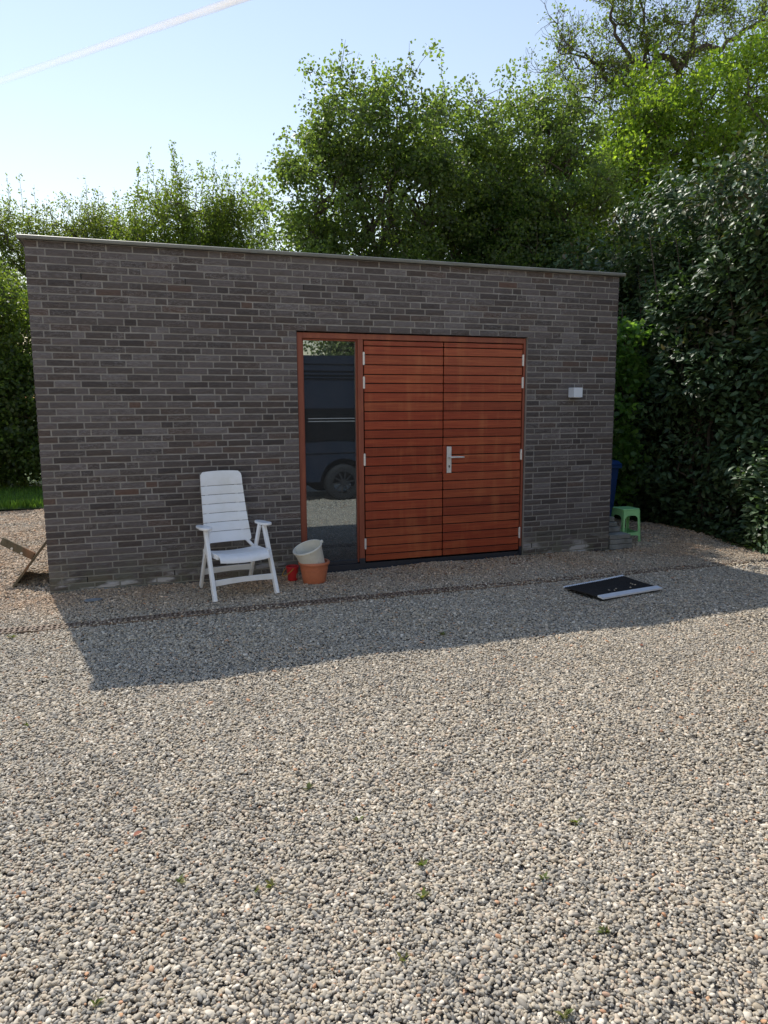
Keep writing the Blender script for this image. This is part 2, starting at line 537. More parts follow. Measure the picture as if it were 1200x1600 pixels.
def place(mb, vs, fs, cx, cy, cz, sx, sz, rot):
    # rot: 0 front (faces -y), 1 left side (faces -x), 2 right side (faces +x), 3 back (faces +y)
    out = []
    for x, y, z in vs:
        x *= sx; z *= sz
        if rot == 0: p = (cx+x, cy+y, cz+z)
        elif rot == 1: p = (cx+y, cy-x, cz+z)
        elif rot == 2: p = (cx-y, cy+x, cz+z)
        else: p = (cx-x, cy-y, cz+z)
        out.append(p)
    mb.add(out, fs)
for i, (k, cx, cz, sx, sz) in enumerate(front):
    vi = rw.randrange(9)
    dy = rw.uniform(-0.0025, 0.0025)
    if i in single:
        o = bpy.data.objects.new('brick', brick_meshes[k, vi])
        COL.objects.link(o); o.parent = wall_o
        o.location = (cx, dy, cz); o.scale = (sx, 1, sz)
        o.rotation_euler = (0, rw.uniform(-.006, .006), 0)
    else:
        vs, fs = VAR[k][vi]
        place(rest, vs, fs, cx, dy, cz, sx, sz, 0)
for ri, (z, h) in enumerate(rows):
    lead = ('s', 'h')[ri % 2]
    for rot, cx in ((1, 0.0), (2, W)):
        for k, c, s in course(0.088, DEPTH-0.088, lead, rw, None):
            vs, fs = VAR[k][rw.randrange(9)]
            place(rest, vs, fs, cx, c, z+h/2, s, h/0.051, rot)
    for k, c, s in course(0.0, W, lead, rw, None):
        vs, fs = VAR[k][rw.randrange(9)]
        place(rest, vs, fs, c, DEPTH, z+h/2, s, h/0.051, 3)
ro = rest.build('brick', M['brick'], wall_o)
ro['kind'] = 'stuff'
# black boxes stand in for the shade inside open ventilation joints
def nearest_joint(x, z):
    rz = min(rows, key=lambda r: abs(r[0]+r[1]/2-z))
    zc = rz[0]+rz[1]/2
    js = [b[1]+LEN[b[0]]*b[3]/2+0.0057 for b in front if abs(b[2]-zc) < 0.005]
    return min(js, key=lambda q: abs(q-x)), zc
for x, z in ((0.502,2.834),(1.392,2.831),(2.523,2.818),(0.327,0.10),(1.117,0.10),(4.973,0.14),(3.6,2.81),(5.1,2.80)):
    jx, zc = nearest_joint(x, z)
    MB().box(jx-0.005, jx+0.005, 0.002, 0.02, zc-0.026, zc+0.026).build('weep_hole_shade', M['dark'], wall_o)

# roof and coping
MB().box(0.27, W-0.27, 0.27, DEPTH-0.27, TOPZ-0.16, TOPZ-0.03).build('roof', M['roofing'], bld)
cp = MB()
prof = [(-0.048, TOPZ+0.004), (-0.048, TOPZ+0.024), (-0.040, TOPZ+0.030), (0.27, TOPZ+0.026), (0.27, TOPZ+0.003), (-0.034, TOPZ+0.003), (-0.034, TOPZ-0.004), (-0.044, TOPZ-0.004)]
def ringpts(y, z):
    return [(y if True else 0, y, z), (W-y, y, z), (W-y, DEPTH-y, z), (y, DEPTH-y, z)]
vs = []
for y, z in prof: vs += ringpts(y, z)
fs = []
n = len(prof)
for i in range(n):
    for k in range(4):
        a = i*4+k; b = i*4+(k+1) % 4; c = ((i+1) % n)*4+(k+1) % 4; d = ((i+1) % n)*4+k
        fs.append((a, b, c, d))
cp.add(vs, fs)
cop = cp.build('coping', M['coping'], bld)
for x in (1.95, 3.95):
    MB().box(x-0.03, x+0.03, -0.0505, -0.044, TOPZ-0.005, TOPZ+0.0245).build('joint_clip', M['coping'], cop)

# window and door set
FY = 0.032
fr = MB()
fr.box(DX0+0.005, 2.408, FY, 0.14, 0.05, DZ-0.010)
fr.box(2.408, 4.866, FY, 0.14, 2.352, DZ-0.010)
fr.box(4.866, DX1-0.004, FY, 0.14, 0.05, DZ-0.010)
fr.box(2.975, 3.029, FY, 0.14, 0.05, 2.352)
frame_o = fr.build('door_frame', M['frame'], bld, bevel=0.003)
MB().box(DX0-0.004, DX1+0.004, 0.14, 0.25, DZ-0.004, DZ+0.002).build('lintel_seal', M['dark'], bld)
win = MB()
win.box(2.410, 2.424, 0.075, 0.12, 0.06, 2.350).box(2.960, 2.973, 0.060, 0.12, 0.06, 2.350).box(2.424, 2.960, 0.070, 0.12, 2.334, 2.350)
wo = win.build('window', M['frame'], bld)
MB().box(2.352, 3.032, 0.040, 0.16, -0.05, 0.048).build('sill', M['dark_sill'], wo)
MB().box(2.424, 2.960, 0.066, 0.12, 0.050, 0.085).build('bottom_rail', M['dark_sill'], wo)
MB().box(2.973, 3.031, 0.028, 0.13, 0.046, 0.105).build('frame_foot', M['dark_sill'], frame_o)
MB().box(4.864, 4.892, 0.028, 0.13, 0.0, 0.105).build('frame_foot', M['dark_sill'], frame_o)
MB().box(3.0325, 4.889, 0.05, 0.16, -0.05, 0.046).build('threshold', M['dark_sill'], bld)
def glass_mat():
    t = NT('tinted_reflective_glass')
    gl = t.n('BsdfGlossy'); gl.inputs['Roughness'].default_value = 0.0; gl.inputs['Color'].default_value = (0.74,0.88,1.0,1)
    tr = t.n('BsdfTransparent'); tr.inputs['Color'].default_value = (0.42,0.46,0.48,1)
    lw = t.n('LayerWeight'); lw.inputs['Blend'].default_value = 0.35
    f = t.math('ADD', t.math('MULTIPLY', lw.outputs['Fresnel'], 0.6), 0.235, True)
    mx = t.n('MixShader'); t.l(f, mx.inputs[0]); t.l(tr.outputs[0], mx.inputs[1]); t.l(gl.outputs[0], mx.inputs[2])
    du = t.n('BsdfDiffuse'); du.inputs['Color'].default_value = (0.52,0.53,0.54,1)      # thin film of dust and rain spots
    dn = t.math('MULTIPLY', t.noise(t.mapping(t.pos(), (1,1,0.45)), 7, 6, 0.7), t.noise(t.pos(), 60, 3, 0.6))
    dm = t.ramp(dn, [(0.1, (0.025,)*3), (0.34, (0.055,)*3), (0.5, (0.12,)*3)])
    m2 = t.n('MixShader'); t.l(dm, m2.inputs[0]); t.l(mx.outputs[0], m2.inputs[1]); t.l(du.outputs[0], m2.inputs[2])
    t.l(m2.outputs[0], t.out.inputs['Surface'])
    return t.m
M['glass'] = glass_mat()
MB().box(2.4245, 2.9595, 0.084, 0.090, 0.0855, 2.3335).build('pane', M['glass'], wo)
# interior
inn = MB()
inn.box(0.27, W-0.27, 0.27, DEPTH-0.27, -0.2, 0.02)
inn.build('interior_floor', M['plaster'], bld)

bounds = [0.062,0.135,0.225,0.319,0.412,0.503,0.600,0.696,0.789,0.883,0.973,1.070,1.166,1.262,1.352,1.442,1.536,1.631,1.729,1.823,1.917,2.007,2.103,2.203,2.291,2.346]
def leaf_door(label, x0, x1, hx, hinges, handle):
    d = MB().box(x0+0.004, x1-0.004, 0.062, 0.105, 0.060, 2.348).build('door', M['dark'], bld)
    if label: d['label'] = label
    for a, b in zip(bounds[:-1], bounds[1:]):
        m = MB(); y0 = 0.040+random.uniform(-0.001, 0.001)
        m.box(x0, x1, y0, 0.062, a+0.005, b-0.005)
        m.build('plank', M['plank'], d, bevel=0.0022)
    for a, b in hinges:
        h = MB()
        h.tube([(hx, 0.030, a), (hx, 0.030, b)], 0.0085, 10)
        h.box(hx-0.011, hx+0.011, 0.030, 0.040, a+0.004, b-0.004)
        ho = h.build('hinge', M['steel'], d, smooth=True)
    return d
dl = leaf_door(None, 3.042, 3.912, 3.036, [(2.10,2.228),(1.864,1.985),(1.078,1.203),(0.20,0.315)], False)
dr = leaf_door('plank door leaf with the steel handle', 3.924, 4.855, 4.861, [(2.111,2.234),(1.872,1.993),(1.088,1.205),(0.201,0.326)], True)
MB().box(3.9125, 3.9505, 0.0325, 0.0385, 0.965, 1.262).build('handle_block', M['plank'], dr, bevel=0.001)
hp = MB().box(3.958, 4.012, 0.026, 0.0365, 0.970, 1.254).build('handle_plate', M['steel'], dr, bevel=0.003)
lv_ = MB()
lv_.tube([(3.985,0.026,1.142),(3.985,-0.020,1.142)], 0.011, 14)
lv_.tube([(3.978,-0.022,1.142),(3.990,-0.026,1.142),(4.02,-0.028,1.1425),(4.08,-0.028,1.142),(4.125,-0.026,1.141),(4.139,-0.018,1.1405)], [0.009,0.010,0.0092,0.009,0.009,0.008], 12)
lv_.build('handle', M['steel'], hp, smooth=True)
ky = MB(); ky.lathe([(0.0,0.0),(0.0085,0.0),(0.0085,0.004),(0,0.004)], 16)
k = ky.build('keyhole', M['dark'], hp, loc=(3.985, 0.0262, 1.045)); k.rotation_euler = (math.pi/2, 0, 0)
MB().box(3.982, 3.988, 0.0215, 0.030, 1.026, 1.044).build('keyhole', M['dark'], hp)

# wall lamp
lamp = thing('wall_lamp', 'small square silver wall lamp on the brick right of the doors', 'lamp', (5.478, 0, 1.825))
MB().box(-0.056, 0.056, -0.112, -0.004, -0.053, 0.053).build('lamp_body', M['lamp'], lamp, bevel=0.002)
MB().box(-0.046, 0.046, -0.004, 0.012, -0.046, 0.046).build('back_plate', M['steel'], lamp)
MB().box(-0.044, 0.044, -0.100, -0.016, -0.0565, -0.0535).build('lens', M['lens'], lamp)

# ------------------------------------------------------------------ channel drain
drain = thing('channel_drain', 'long rusty slotted drain grate crossing the gravel before the building', 'drain', (0, -1.115, 0))
chan = MB(); chan.box(-3.0, 7.4, -0.062, 0.062, -0.06, -0.006)
chan.build('channel', M['dark'], drain)
seg = MB()
LSEG = 0.5
for y in (-0.060, -0.001, 0.060):
    seg.box(0.002, LSEG-0.002, y-0.006, y+0.006, -0.005, 0.014)
for i in range(13):
    x = 0.012+i*0.0397
    seg.bar((x-0.006, -0.053, 0.004), (x+0.006, -0.008, 0.004), 0.0155, 0.022)
    seg.bar((x-0.006, 0.006, 0.004), (x+0.006, 0.053, 0.004), 0.0155, 0.022)
g0 = seg.build('grate', M['rust'], drain, loc=(-3.0, 0, -0.004))
for i in range(1, 20):
    o = g0.copy(); COL.objects.link(o); o.parent = drain
    o.location = (-3.0+i*LSEG, 0.006*math.sin(i*1.7), -0.004-0.002*(i > 13)-0.002*math.sin(i*2.3)); o.rotation_euler = (0, 0, 0.004*math.sin(i*3.1))

# ------------------------------------------------------------------ white resin chair
CH = math.radians(11.0)
chair = thing('garden_chair', 'white plastic high back reclining garden chair against the brick wall', 'chair', (1.622, -0.452, 0.0), CH)
wp = M['white_plastic']
fx, fy = 0.275, 0.310
AP = 0.600           # apex height under the arms
for s in (-1, 1):
    # a leg leans from the foot to the arm; front legs carry the wide face outward
    a = MB(); a.bar((s*(fx+0.012), -fy, 0.0), (s*fx, -0.045, AP), 0.034, 0.056, (0,1,0), 0.032, 0.050)
    a.build('leg', wp, chair, bevel=0.006)
    b = MB(); b.bar((s*(fx-0.034), fy, 0.0), (s*(fx-0.034), -0.02, AP), 0.026, 0.050, (0,1,0), 0.026, 0.044)
    b.build('leg', wp, chair, bevel=0.006)
    arm = MB()
    ol = []
    for k in range(28):
        t_ = 2*math.pi*k/28
        cx_, cy_ = math.cos(t_), math.sin(t_)
        u = math.copysign(abs(cx_)**0.8, cx_)*0.050*(1.12 if cy_ < 0 else 0.92)
        v = math.copysign(abs(cy_)**0.75, cy_)*0.165
        ol.append((u, v))
    arm.prism(ol, (s*(fx+0.004), 0.0, AP+0.002), (1,0,0), (0,1,-0.045), (0,0,0.024))
    arm.build('armrest', wp, chair, bevel=0.008, seg=3)
# stretchers with a slight arch on the underside
def arched(x0, x1, y, z, h, th):
    m = MB(); N = 12
    top = []; bot = []
    for i in range(N+1):
        u = i/N; x = x0+(x1-x0)*u
        a = math.sin(math.pi*u)
        top.append((x, z+h/2+0.006*a)); bot.append((x, z-h/2+0.012*a))
    m.prism(top+bot[::-1], (0, y, 0), (1,0,0), (0,0,1), (0, th, 0))
    return m
arched(-fx-0.002, fx+0.002, -fy+0.060, 0.150, 0.055, 0.016).build('front_stretcher', wp, chair, bevel=0.004)
arched(-fx+0.03, fx-0.03, fy-0.085, 0.155, 0.058, 0.016).build('rear_stretcher', wp, chair, bevel=0.004)
# seat: side rails and slats curving down over the front lip
seat = MB()
for s in (-1, 1):
    seat.bar((s*0.235, -0.26, 0.385), (s*0.235, 0.17, 0.365), 0.020, 0.045)
so = seat.build('seat', wp, chair, bevel=0.004)
sp = [(-0.305,0.352),(-0.292,0.378),(-0.268,0.396),(-0.225,0.402),(-0.155,0.400),(-0.085,0.394),(-0.015,0.388),(0.055,0.382),(0.125,0.378)]
groups = [(0,4),(4,5),(5,6),(6,7),(7,8)]
for a, b in groups:
    m = MB(); pts = sp[a:b+1]
    g = 0.005
    up = []; lo = []
    for i, (y, z) in enumerate(pts):
        yy = y + (g if i == 0 and a > 0 else 0)
        up.append((yy, z+0.0)); lo.append((yy, z-0.013))
    N = 8; W2 = 0.226
    vs = []; fs = []
    ring = up+lo[::-1]; nr = len(ring)
    for i in range(N+1):
        x = -W2+2*W2*i/N
        dip = -0.016*(1-(2*i/N-1)**2)
        vs += [(x, y, z+dip) for y, z in ring]
    for i in range(N):
        for k in range(nr):
            fs.append((i*nr+k, i*nr+(k+1) % nr, (i+1)*nr+(k+1) % nr, (i+1)*nr+k))
    fs += [tuple(range(nr)), tuple(reversed(range(N*nr, N*nr+nr)))]
    m.add(vs, fs).build('seat_slat', wp, so, smooth=True)
# reclined back: seven slats with grooves over a rear frame
bz0, bz1 = 0.435, 1.082
by0, by1 = 0.165, 0.335
def bw(u): return 0.226*(1-u)+0.197*u - 0.004*math.sin(math.pi*u)
def bp(u, x, off=0.0):
    w = bw(u); c = 0.022*(1-(x/w)**2)*(0.4+0.6*math.sin(math.pi*min(1, u+0.1)))
    y = by0+(by1-by0)*u + c + off + 0.012*math.sin(math.pi*u)
    return (x, y, bz0+(bz1-bz0)*u)
back = MB()
for s in (-1, 1):
    back.tube([bp(u, s*bw(u)*0.72, 0.034) for u in np.linspace(0.02, 0.93, 8)], 0.014, 8)
back.tube([(-0.232,0.155,0.375), (-0.17, 0.195, 0.455)], 0.017, 8); back.tube([(0.232,0.155,0.375), (0.17, 0.195, 0.455)], 0.017, 8)
bo = back.build('backrest', wp, chair, smooth=True)
cuts = [0.0, 0.155, 0.285, 0.415, 0.545, 0.675, 0.805, 1.0]
for i in range(7):
    u0, u1 = cuts[i], cuts[i+1]-0.008 if i < 6 else 1.0
    m = MB(); NX, NU = 12, 5
    grid = []
    for k in range(NU+1):
        u = u0+(u1-u0)*k/NU
        w = bw(u)
        if i == 6:       # rounded upper corners
            t_ = max(0, (u-0.925)/0.075)
            w *= 1-0.13*(1-math.sqrt(max(0, 1-t_*t_)))
        if i == 0:
            t_ = max(0, (0.03-u)/0.03)
            w *= 1-0.05*(1-math.sqrt(max(0, 1-t_*t_)))
        row = []
        bul = -0.0035*math.sin(math.pi*k/NU)
        for j in range(NX+1):
            x = -w+2*w*j/NX
            p = bp(u, x, bul)
            if i == 6: p = (p[0], p[1], p[2]+0.008*(1-(2*j/NX-1)**2)*k/NU)
            row.append(p)
        grid.append(row)
    vs = [p for r_ in grid for p in r_]; n1 = len(vs)
    vs += [(x, y+0.016, z) for x, y, z in vs]
    fs = []
    for k in range(NU):
        for j in range(NX):
            a = k*(NX+1)+j
            fs.append((a, a+1, a+NX+2, a+NX+1)); fs.append((n1+a, n1+a+NX+1, n1+a+NX+2, n1+a+1))
    for j in range(NX):
        fs.append((j, n1+j, n1+j+1, j+1)); e = NU*(NX+1)+j; fs.append((e, e+1, n1+e+1, n1+e))
    for k in range(NU):
        a = k*(NX+1); fs.append((a, a+NX+1, n1+a+NX+1, n1+a)); b = a+NX; fs.append((b, n1+b, n1+b+NX+1, b+NX+1))
    m.add(vs, fs).build('slat', wp, bo, smooth=True)

# ------------------------------------------------------------------ pots and buckets
pot = thing('plant_pot', 'round terracotta coloured pot on the gravel with a bucket standing in it', 'pot', (2.378, -0.405, -0.004))
m = MB(); m.lathe([(0.0,0.0),(0.100,0.0),(0.107,0.008),(0.124,0.10),(0.134,0.165),(0.136,0.170),(0.138,0.186),(0.128,0.188),(0.124,0.165),(0.098,0.015),(0,0.015)], 48)
m.build('pot_body', M['terracotta'], pot, smooth=True)
m = MB(); m.lathe([(0.137,0.186),(0.146,0.187),(0.151,0.194),(0.152,0.208),(0.148,0.217),(0.138,0.219),(0.130,0.214),(0.128,0.188)], 48)
m.build('rim', M['terracotta'], pot, smooth=True)
m = MB()
for k in range(18):          # low relief swags under the rim
    a0 = 2*math.pi*k/18
    pts = []
    for i in range(7):
        a = a0+2*math.pi/18*i/6
        z = 0.150-0.016*math.sin(math.pi*i/6)
        r_ = 0.1325-(0.165-z)*0.15+0.001
        pts.append((r_*math.cos(a), r_*math.sin(a), z))
    m.tube(pts, 0.0032, 5)
m.build('relief_band', M['terracotta'], pot, smooth=True)

bk = thing('bucket', 'stained off white plastic bucket tilted inside the terracotta pot', 'bucket', (2.398, -0.395, 0.110))
bk.rotation_euler = Quaternion(Vector((0.42, -0.90, 0)).normalized(), math.radians(22)).to_euler()
m = MB(); m.lathe([(0.0,0.0),(0.098,0.0),(0.104,0.006),(0.112,0.08),(0.126,0.18),(0.138,0.262),(0.134,0.264),(0.120,0.18),(0.104,0.06),(0.098,0.01),(0,0.010)], 48)
m.build('bucket_body', M['bucket'], bk, smooth=True)
m = MB(); m.lathe([(0.136,0.252),(0.145,0.254),(0.147,0.262),(0.144,0.270),(0.137,0.272),(0.131,0.266),(0.134,0.258)], 48)
m.build('rim', M['bucket'], bk, smooth=True)
m = MB(); m.box(0.136,0.162,-0.016,0.016,0.252,0.276).build('spout_lug', M['bucket'], bk, bevel=0.004)

rd = thing('toy_bucket', 'small red toy bucket with yellow handle on gravel behind the terracotta pot', 'bucket', (2.200, -0.235, 0.0), 0.3)
m = MB(); m.lathe([(0.0,0.0),(0.046,0.0),(0.048,0.004),(0.060,0.135),(0.056,0.137),(0.045,0.008),(0,0.008)], 32)
m.build('bucket_body', M['red_plastic'], rd, smooth=True)
m = MB(); m.lathe([(0.058,0.124),(0.066,0.125),(0.067,0.138),(0.062,0.142),(0.056,0.139)], 32)
m.build('rim', M['red_plastic'], rd, smooth=True)
m = MB(); m.tube([(-0.02, -0.064, 0.130)] + [(-0.02-0.085*math.sin(t_), -0.064*math.cos(t_), 0.130-0.075*math.sin(t_)) for t_ in np.linspace(0.2, 2.9, 12)] + [(-0.02, 0.064, 0.130)], 0.0045, 8)
m.build('handle', M['yellow_plastic'], rd, smooth=True)
m = MB()
pv = []
for i in range(9):
    for k in range(6):
        a = -1.05+0.85*i/8 - 0.3; z = 0.022+0.055*k/5
        pinch = 1
        r_ = 0.0485+z*0.0889+0.0012
        pv.append((r_*math.cos(a), r_*math.sin(a), z))
keep = [(i*6+k, (i+1)*6+k, (i+1)*6+k+1, i*6+k+1) for i in range(8) for k in range(5) if ((i-3.5)/4.2)**2+((k-2)/2.6)**2 < 1]
m.add(pv, keep).build('sticker', M['pale_print'], rd)

# ------------------------------------------------------------------ right side: steps, stool, bin
st = thing('stone_step', 'low stack of grey stone slabs forming steps at the right building corner', 'steps', (6.055, -0.02, 0))
rs = random.Random(5)
z = -0.02
for i, h in enumerate((0.065, 0.060, 0.058)):
    MB().box(0.0+rs.uniform(0,.01), 0.315-0.012*i*(i == 2)+rs.uniform(-.012,.006), 0.0+rs.uniform(0,.012), 0.62, z+0.002, z+h-0.003).build('slab', M['concrete'], st, bevel=0.006); z += h
for i, h in enumerate((0.062, 0.055, 0.060)):
    MB().box(0.0+rs.uniform(0,.01), 0.255+rs.uniform(-.01,.006)-0.02*i, 0.17+0.03*i, 0.62, z+0.002, z+h-0.003).build('slab', M['concrete'], st, bevel=0.006); z += h

stool = thing('step_stool', 'light green plastic step stool behind the stone steps', 'stool', (6.60, 0.45, 0), 0)
gp = M['green_plastic']
A0 = Vector((6.40, 0.225, 0)); B0 = Vector((6.665, 0.215, 0))
e1 = (B0-A0).normalized(); e2 = Vector((-e1.y, e1.x, 0)); e2 = -e2 if e2.y < 0 else e2
side = 0.27
cen = (A0+e1*side/2+e2*side/2)
stool.location = cen
def S(u, v, z): # u along e1, v along e2, from -1..1 with taper
    k = (side/2)*(1-0.13*z/0.42)
    p = e1*(u*k)+e2*(v*k); return (p.x, p.y, z)
H0 = 0.415
def stool_side(ax):
    # panel with an arched opening between two corner legs and a foot rail
    m = MB()
    N = 14
    outer = []; 
    # left/right legs as strips, arch as strip band
    for sgn in (-1, 1):
        m_ = []
        zs = [0.0, 0.10, 0.2, 0.30, H0-0.012]
        vs = []
        for z_ in zs:
            wl = 0.17+0.06*(z_/H0)
            for uu in (sgn*1.0, sgn*(1.0-2*wl*0.62)):
                for dd in (1.0, 0.93):
                    vs.append(S(*( (uu, -dd) if ax == 0 else (-dd, uu) if ax == 1 else (uu, dd) if ax == 2 else (dd, uu)), z_))
        fs = []
        for i in range(len(zs)-1):
            o = i*4
            for a, b in ((0,1),(1,3),(3,2),(2,0)):
                fs.append((o+a, o+b, o+b+4, o+a+4))
        fs += [(0,1,3,2), (len(vs)-4, len(vs)-2, len(vs)-1, len(vs)-3)]
        m.add(vs, fs)
    vs = []; 
    for i in range(N+1):
        uu = -0.76+1.52*i/N
        za = 0.275+0.060*math.sqrt(max(0, 1-(abs(uu)/0.78)**3.5))
        for z_ in (za, H0-0.010):
            for dd in (0.995, 0.935):
                vs.append(S(*((uu, -dd) if ax == 0 else (-dd, uu) if ax == 1 else (uu, dd) if ax == 2 else (dd, uu)), z_))
    fs = []
    for i in range(N):
        o = i*4
        for a, b in ((0,1),(1,3),(3,2),(2,0)): fs.append((o+a, o+b, o+b+4, o+a+4))
    m.add(vs, fs)
    vs = []
    for i in range(N+1):
        uu = -0.8+1.6*i/N
        dz = 0.012*(abs(uu)/0.8)**3
        for z_ in (0.088+dz*-0.6, 0.125+dz):
            for dd in (0.99, 0.94):
                vs.append(S(*((uu, -dd) if ax == 0 else (-dd, uu) if ax == 1 else (uu, dd) if ax == 2 else (dd, uu)), z_))
    fs = []
    for i in range(N):
        o = i*4
        for a, b in ((0,1),(1,3),(3,2),(2,0)): fs.append((o+a, o+b, o+b+4, o+a+4))
    m.add(vs, fs)
    return m
for ax in range(4):
    stool_side(ax).build('leg_panel', gp, stool, smooth=True)
m = MB(); r_ = 0.20
ol = []
for cx_, cy_, a0 in ((1,1,0),(-1,1,90),(-1,-1,180),(1,-1,270)):
    for k in range(6):
        a = math.radians(a0+18*k)
        ol.append((cx_*(1-r_)+r_*math.cos(a), cy_*(1-r_)+r_*math.sin(a)))
kk = side/2*0.90
m.prism([(u*kk, v*kk) for u, v in ol], (0,0,H0-0.016), e1, e2, (0,0,0.020))
m.build('seat', gp, stool, bevel=0.006, seg=3)

wb = thing('wheelie_bin', 'blue wheeled rubbish bin half hidden behind the right building corner', 'bin', (6.63, 1.20, 0), 0.0)
bp_ = M['blue_plastic']
m = MB()
b0, b1, h = 0.19, 0.232, 0.90
m.add([(-b0,-b0,0.04),(b0,-b0,0.04),(b0,b0-.02,0.04),(-b0,b0-.02,0.04),(-b1,-b1-.03,h),(b1,-b1-.03,h),(b1,b1,h),(-b1,b1,h)], [(0,3,2,1),(4,5,6,7),(0,1,5,4),(1,2,6,5),(2,3,7,6),(3,0,4,7)])
m.build('bin_body', bp_, wb, bevel=0.015)
m = MB().box(-b1-0.022, b1+0.022, -b1-0.055, b1+0.02, h-0.045, h+0.002)
m.build('rim', bp_, wb, bevel=0.006)
m = MB(); m.add([(-b1-.03,-b1-.065,h+.003),(b1+.03,-b1-.065,h+.003),(b1+.03,b1+.03,h+.003),(-b1-.03,b1+.03,h+.003),(-b1+.01,-b1-.02,h+.055),(b1-.01,-b1-.02,h+.055),(b1-.01,b1+.02,h+.085),(-b1+.01,b1+.02,h+.085)], [(0,3,2,1),(4,5,6,7),(0,1,5,4),(1,2,6,5),(2,3,7,6),(3,0,4,7)])
m.build('lid', bp_, wb, bevel=0.012)
for s in (-1, 1):
    m = MB(); m.tube([(s*0.17, b1+0.02, 0.10), (s*0.225, b1+0.02, 0.10)], 0.10, 20)
    m.build('wheel', M['rubber'], wb, smooth=True)
m = MB(); m.tube([(-0.2, b1+0.06, h-0.01), (0.2, b1+0.06, h-0.01)], 0.016, 10)
m.build('handle', bp_, wb, smooth=True)

# ------------------------------------------------------------------ mat
TL, BL, BR, TR = Vector((4.467,-1.481,0.012)), Vector((4.573,-1.930,0.014)), Vector((5.286,-1.825,0.016)), Vector((5.219,-1.345,0.022))
mat = thing('door_mat', 'black ribbed mat with aluminium edge strips lying on the gravel', 'mat', tuple((TL+BL+BR+TR)/4))
mc = (TL+BL+BR+TR)/4
def MP(u, v): # u along width, v front(0) to back(1)
    p = (BL*(1-u)+BR*u)*(1-v)+(TL*(1-u)+TR*u)*v
    dz = 0.010*math.sin(2.6*u+1)*math.sin(math.pi*v) + 0.02*max(0, u-0.6)*v
    return Vector((p.x-mc.x, p.y-mc.y, p.z-mc.z+dz+0.004))
m = MB(); N = 10
vs = []
for j in range(N+1):
    for i in range(N+1):
        vs.append(MP(i/N, 0.13+0.85*j/N))
n1 = len(vs); vs += [p+Vector((0,0,0.010)) for p in vs]
fs = []
for j in range(N):
    for i in range(N):
        a = j*(N+1)+i; fs += [(a, a+N+1, a+N+2, a+1), (n1+a, n1+a+1, n1+a+N+2, n1+a+N+1)]
for i in range(N):
    for a, b in ((i, i+1), (N*(N+1)+i, N*(N+1)+i+1), (i*(N+1), (i+1)*(N+1)), (i*(N+1)+N, (i+1)*(N+1)+N)):
        fs.append((a, b, n1+b, n1+a))
m.add(vs, fs); m.build('mat_pad', M['rubber'], mat)
m = MB()
for k in range(34):
    u = 0.015+0.97*k/33
    m.tube([MP(u, v)+Vector((0,0,0.0105)) for v in (0.135, 0.35, 0.6, 0.8, 0.975)], 0.0052, 5)
ribs = m.build('rib', M['rubber'], mat, smooth=True); ribs['kind'] = 'stuff'
def strip(v0, v1, name):
    m = MB(); vs = []; fs = []
    for i in range(N+1):
        for v, dz in ((v0, 0.000), (v0, 0.014), (v1, 0.020), (v1, 0.004)):
            vs.append(MP(i/N, v)+Vector((0,0,dz)))
    for i in range(N):
        for a, b in ((0,1),(1,2),(2,3),(3,0)): fs.append((i*4+a, i*4+b, i*4+4+b, i*4+4+a))
    fs += [(0,1,2,3), (N*4+3, N*4+2, N*4+1, N*4)]
    m.add(vs, fs).build(name, M['alu'], mat)
strip(-0.01, 0.13, 'edge_strip'); strip(0.965, 1.0, 'edge_strip')
for k in range(9):
    u, v = rs.uniform(0.25, 0.75), rs.uniform(0.2, 0.55)
    # pebbles kicked onto the mat are part of the gravel, added below
PEB_ON_MAT = [(MP(rs.uniform(.25,.8), rs.uniform(.18,.5))+mc+Vector((0,0,0.020))) for _ in range(7)]

# ------------------------------------------------------------------ timber at left, slate
tb = thing('timber_panel', 'weathered wooden panel with a leg leaning on the left building corner', 'timber', (-0.355, 0.385, 0))
m = MB()
dvec = Vector((0.335, 0.0, 0.435)); nrm = Vector((-dvec.z, 0, dvec.x)).normalized()
for k in range(3):
    b = MB(); y0 = 0.0+0.235*k
    b.add([Vector((0,y0,0)), dvec*1.0+Vector((0,y0,0)), dvec*1.0+Vector((0,y0+0.23,0)), Vector((0,y0+0.23,0)),
           Vector((0,y0,0))+nrm*0.022, dvec+Vector((0,y0,0))+nrm*0.022, dvec+Vector((0,y0+0.23,0))+nrm*0.022, Vector((0,y0+0.23,0))+nrm*0.022],
          [(0,1,2,3),(4,7,6,5),(0,4,5,1),(1,5,6,2),(2,6,7,3),(3,7,4,0)])
    b.build('board', M['weathered'], tb, bevel=0.002)
mid = dvec*0.56+nrm*0.024+Vector((0, 0.16, 0))
end = mid + Vector((-0.285, 0.10, 0.155))
MB().bar(mid, end, 0.030, 0.075, (0.3,0,1)).build('leg', M['weathered'], tb, bevel=0.003)
for f_ in (0.42, 0.72):
    p = mid.lerp(end, f_)
    MB().tube([p+Vector((0.01,-0.030,-0.03)), p+Vector((0.01,0.026,-0.03))], 0.011, 10).build('bolt', M['steel'], tb)
sl = MB()
ol = [(0.075*math.cos(a)*(1+0.12*math.sin(3*a+1)), 0.05*math.sin(a)*(1+0.1*math.cos(2*a))) for a in np.linspace(0, 2*math.pi, 14, endpoint=False)]
sl.prism(ol, (0.384, -0.411, 0.008), (1,0,0.02), (0,1,0), (0,0,0.012))
tag(sl.build('flat_stone', M['slate'], bevel=0.004), 'flat grey slate stone on the gravel near the left wall end', 'stone')

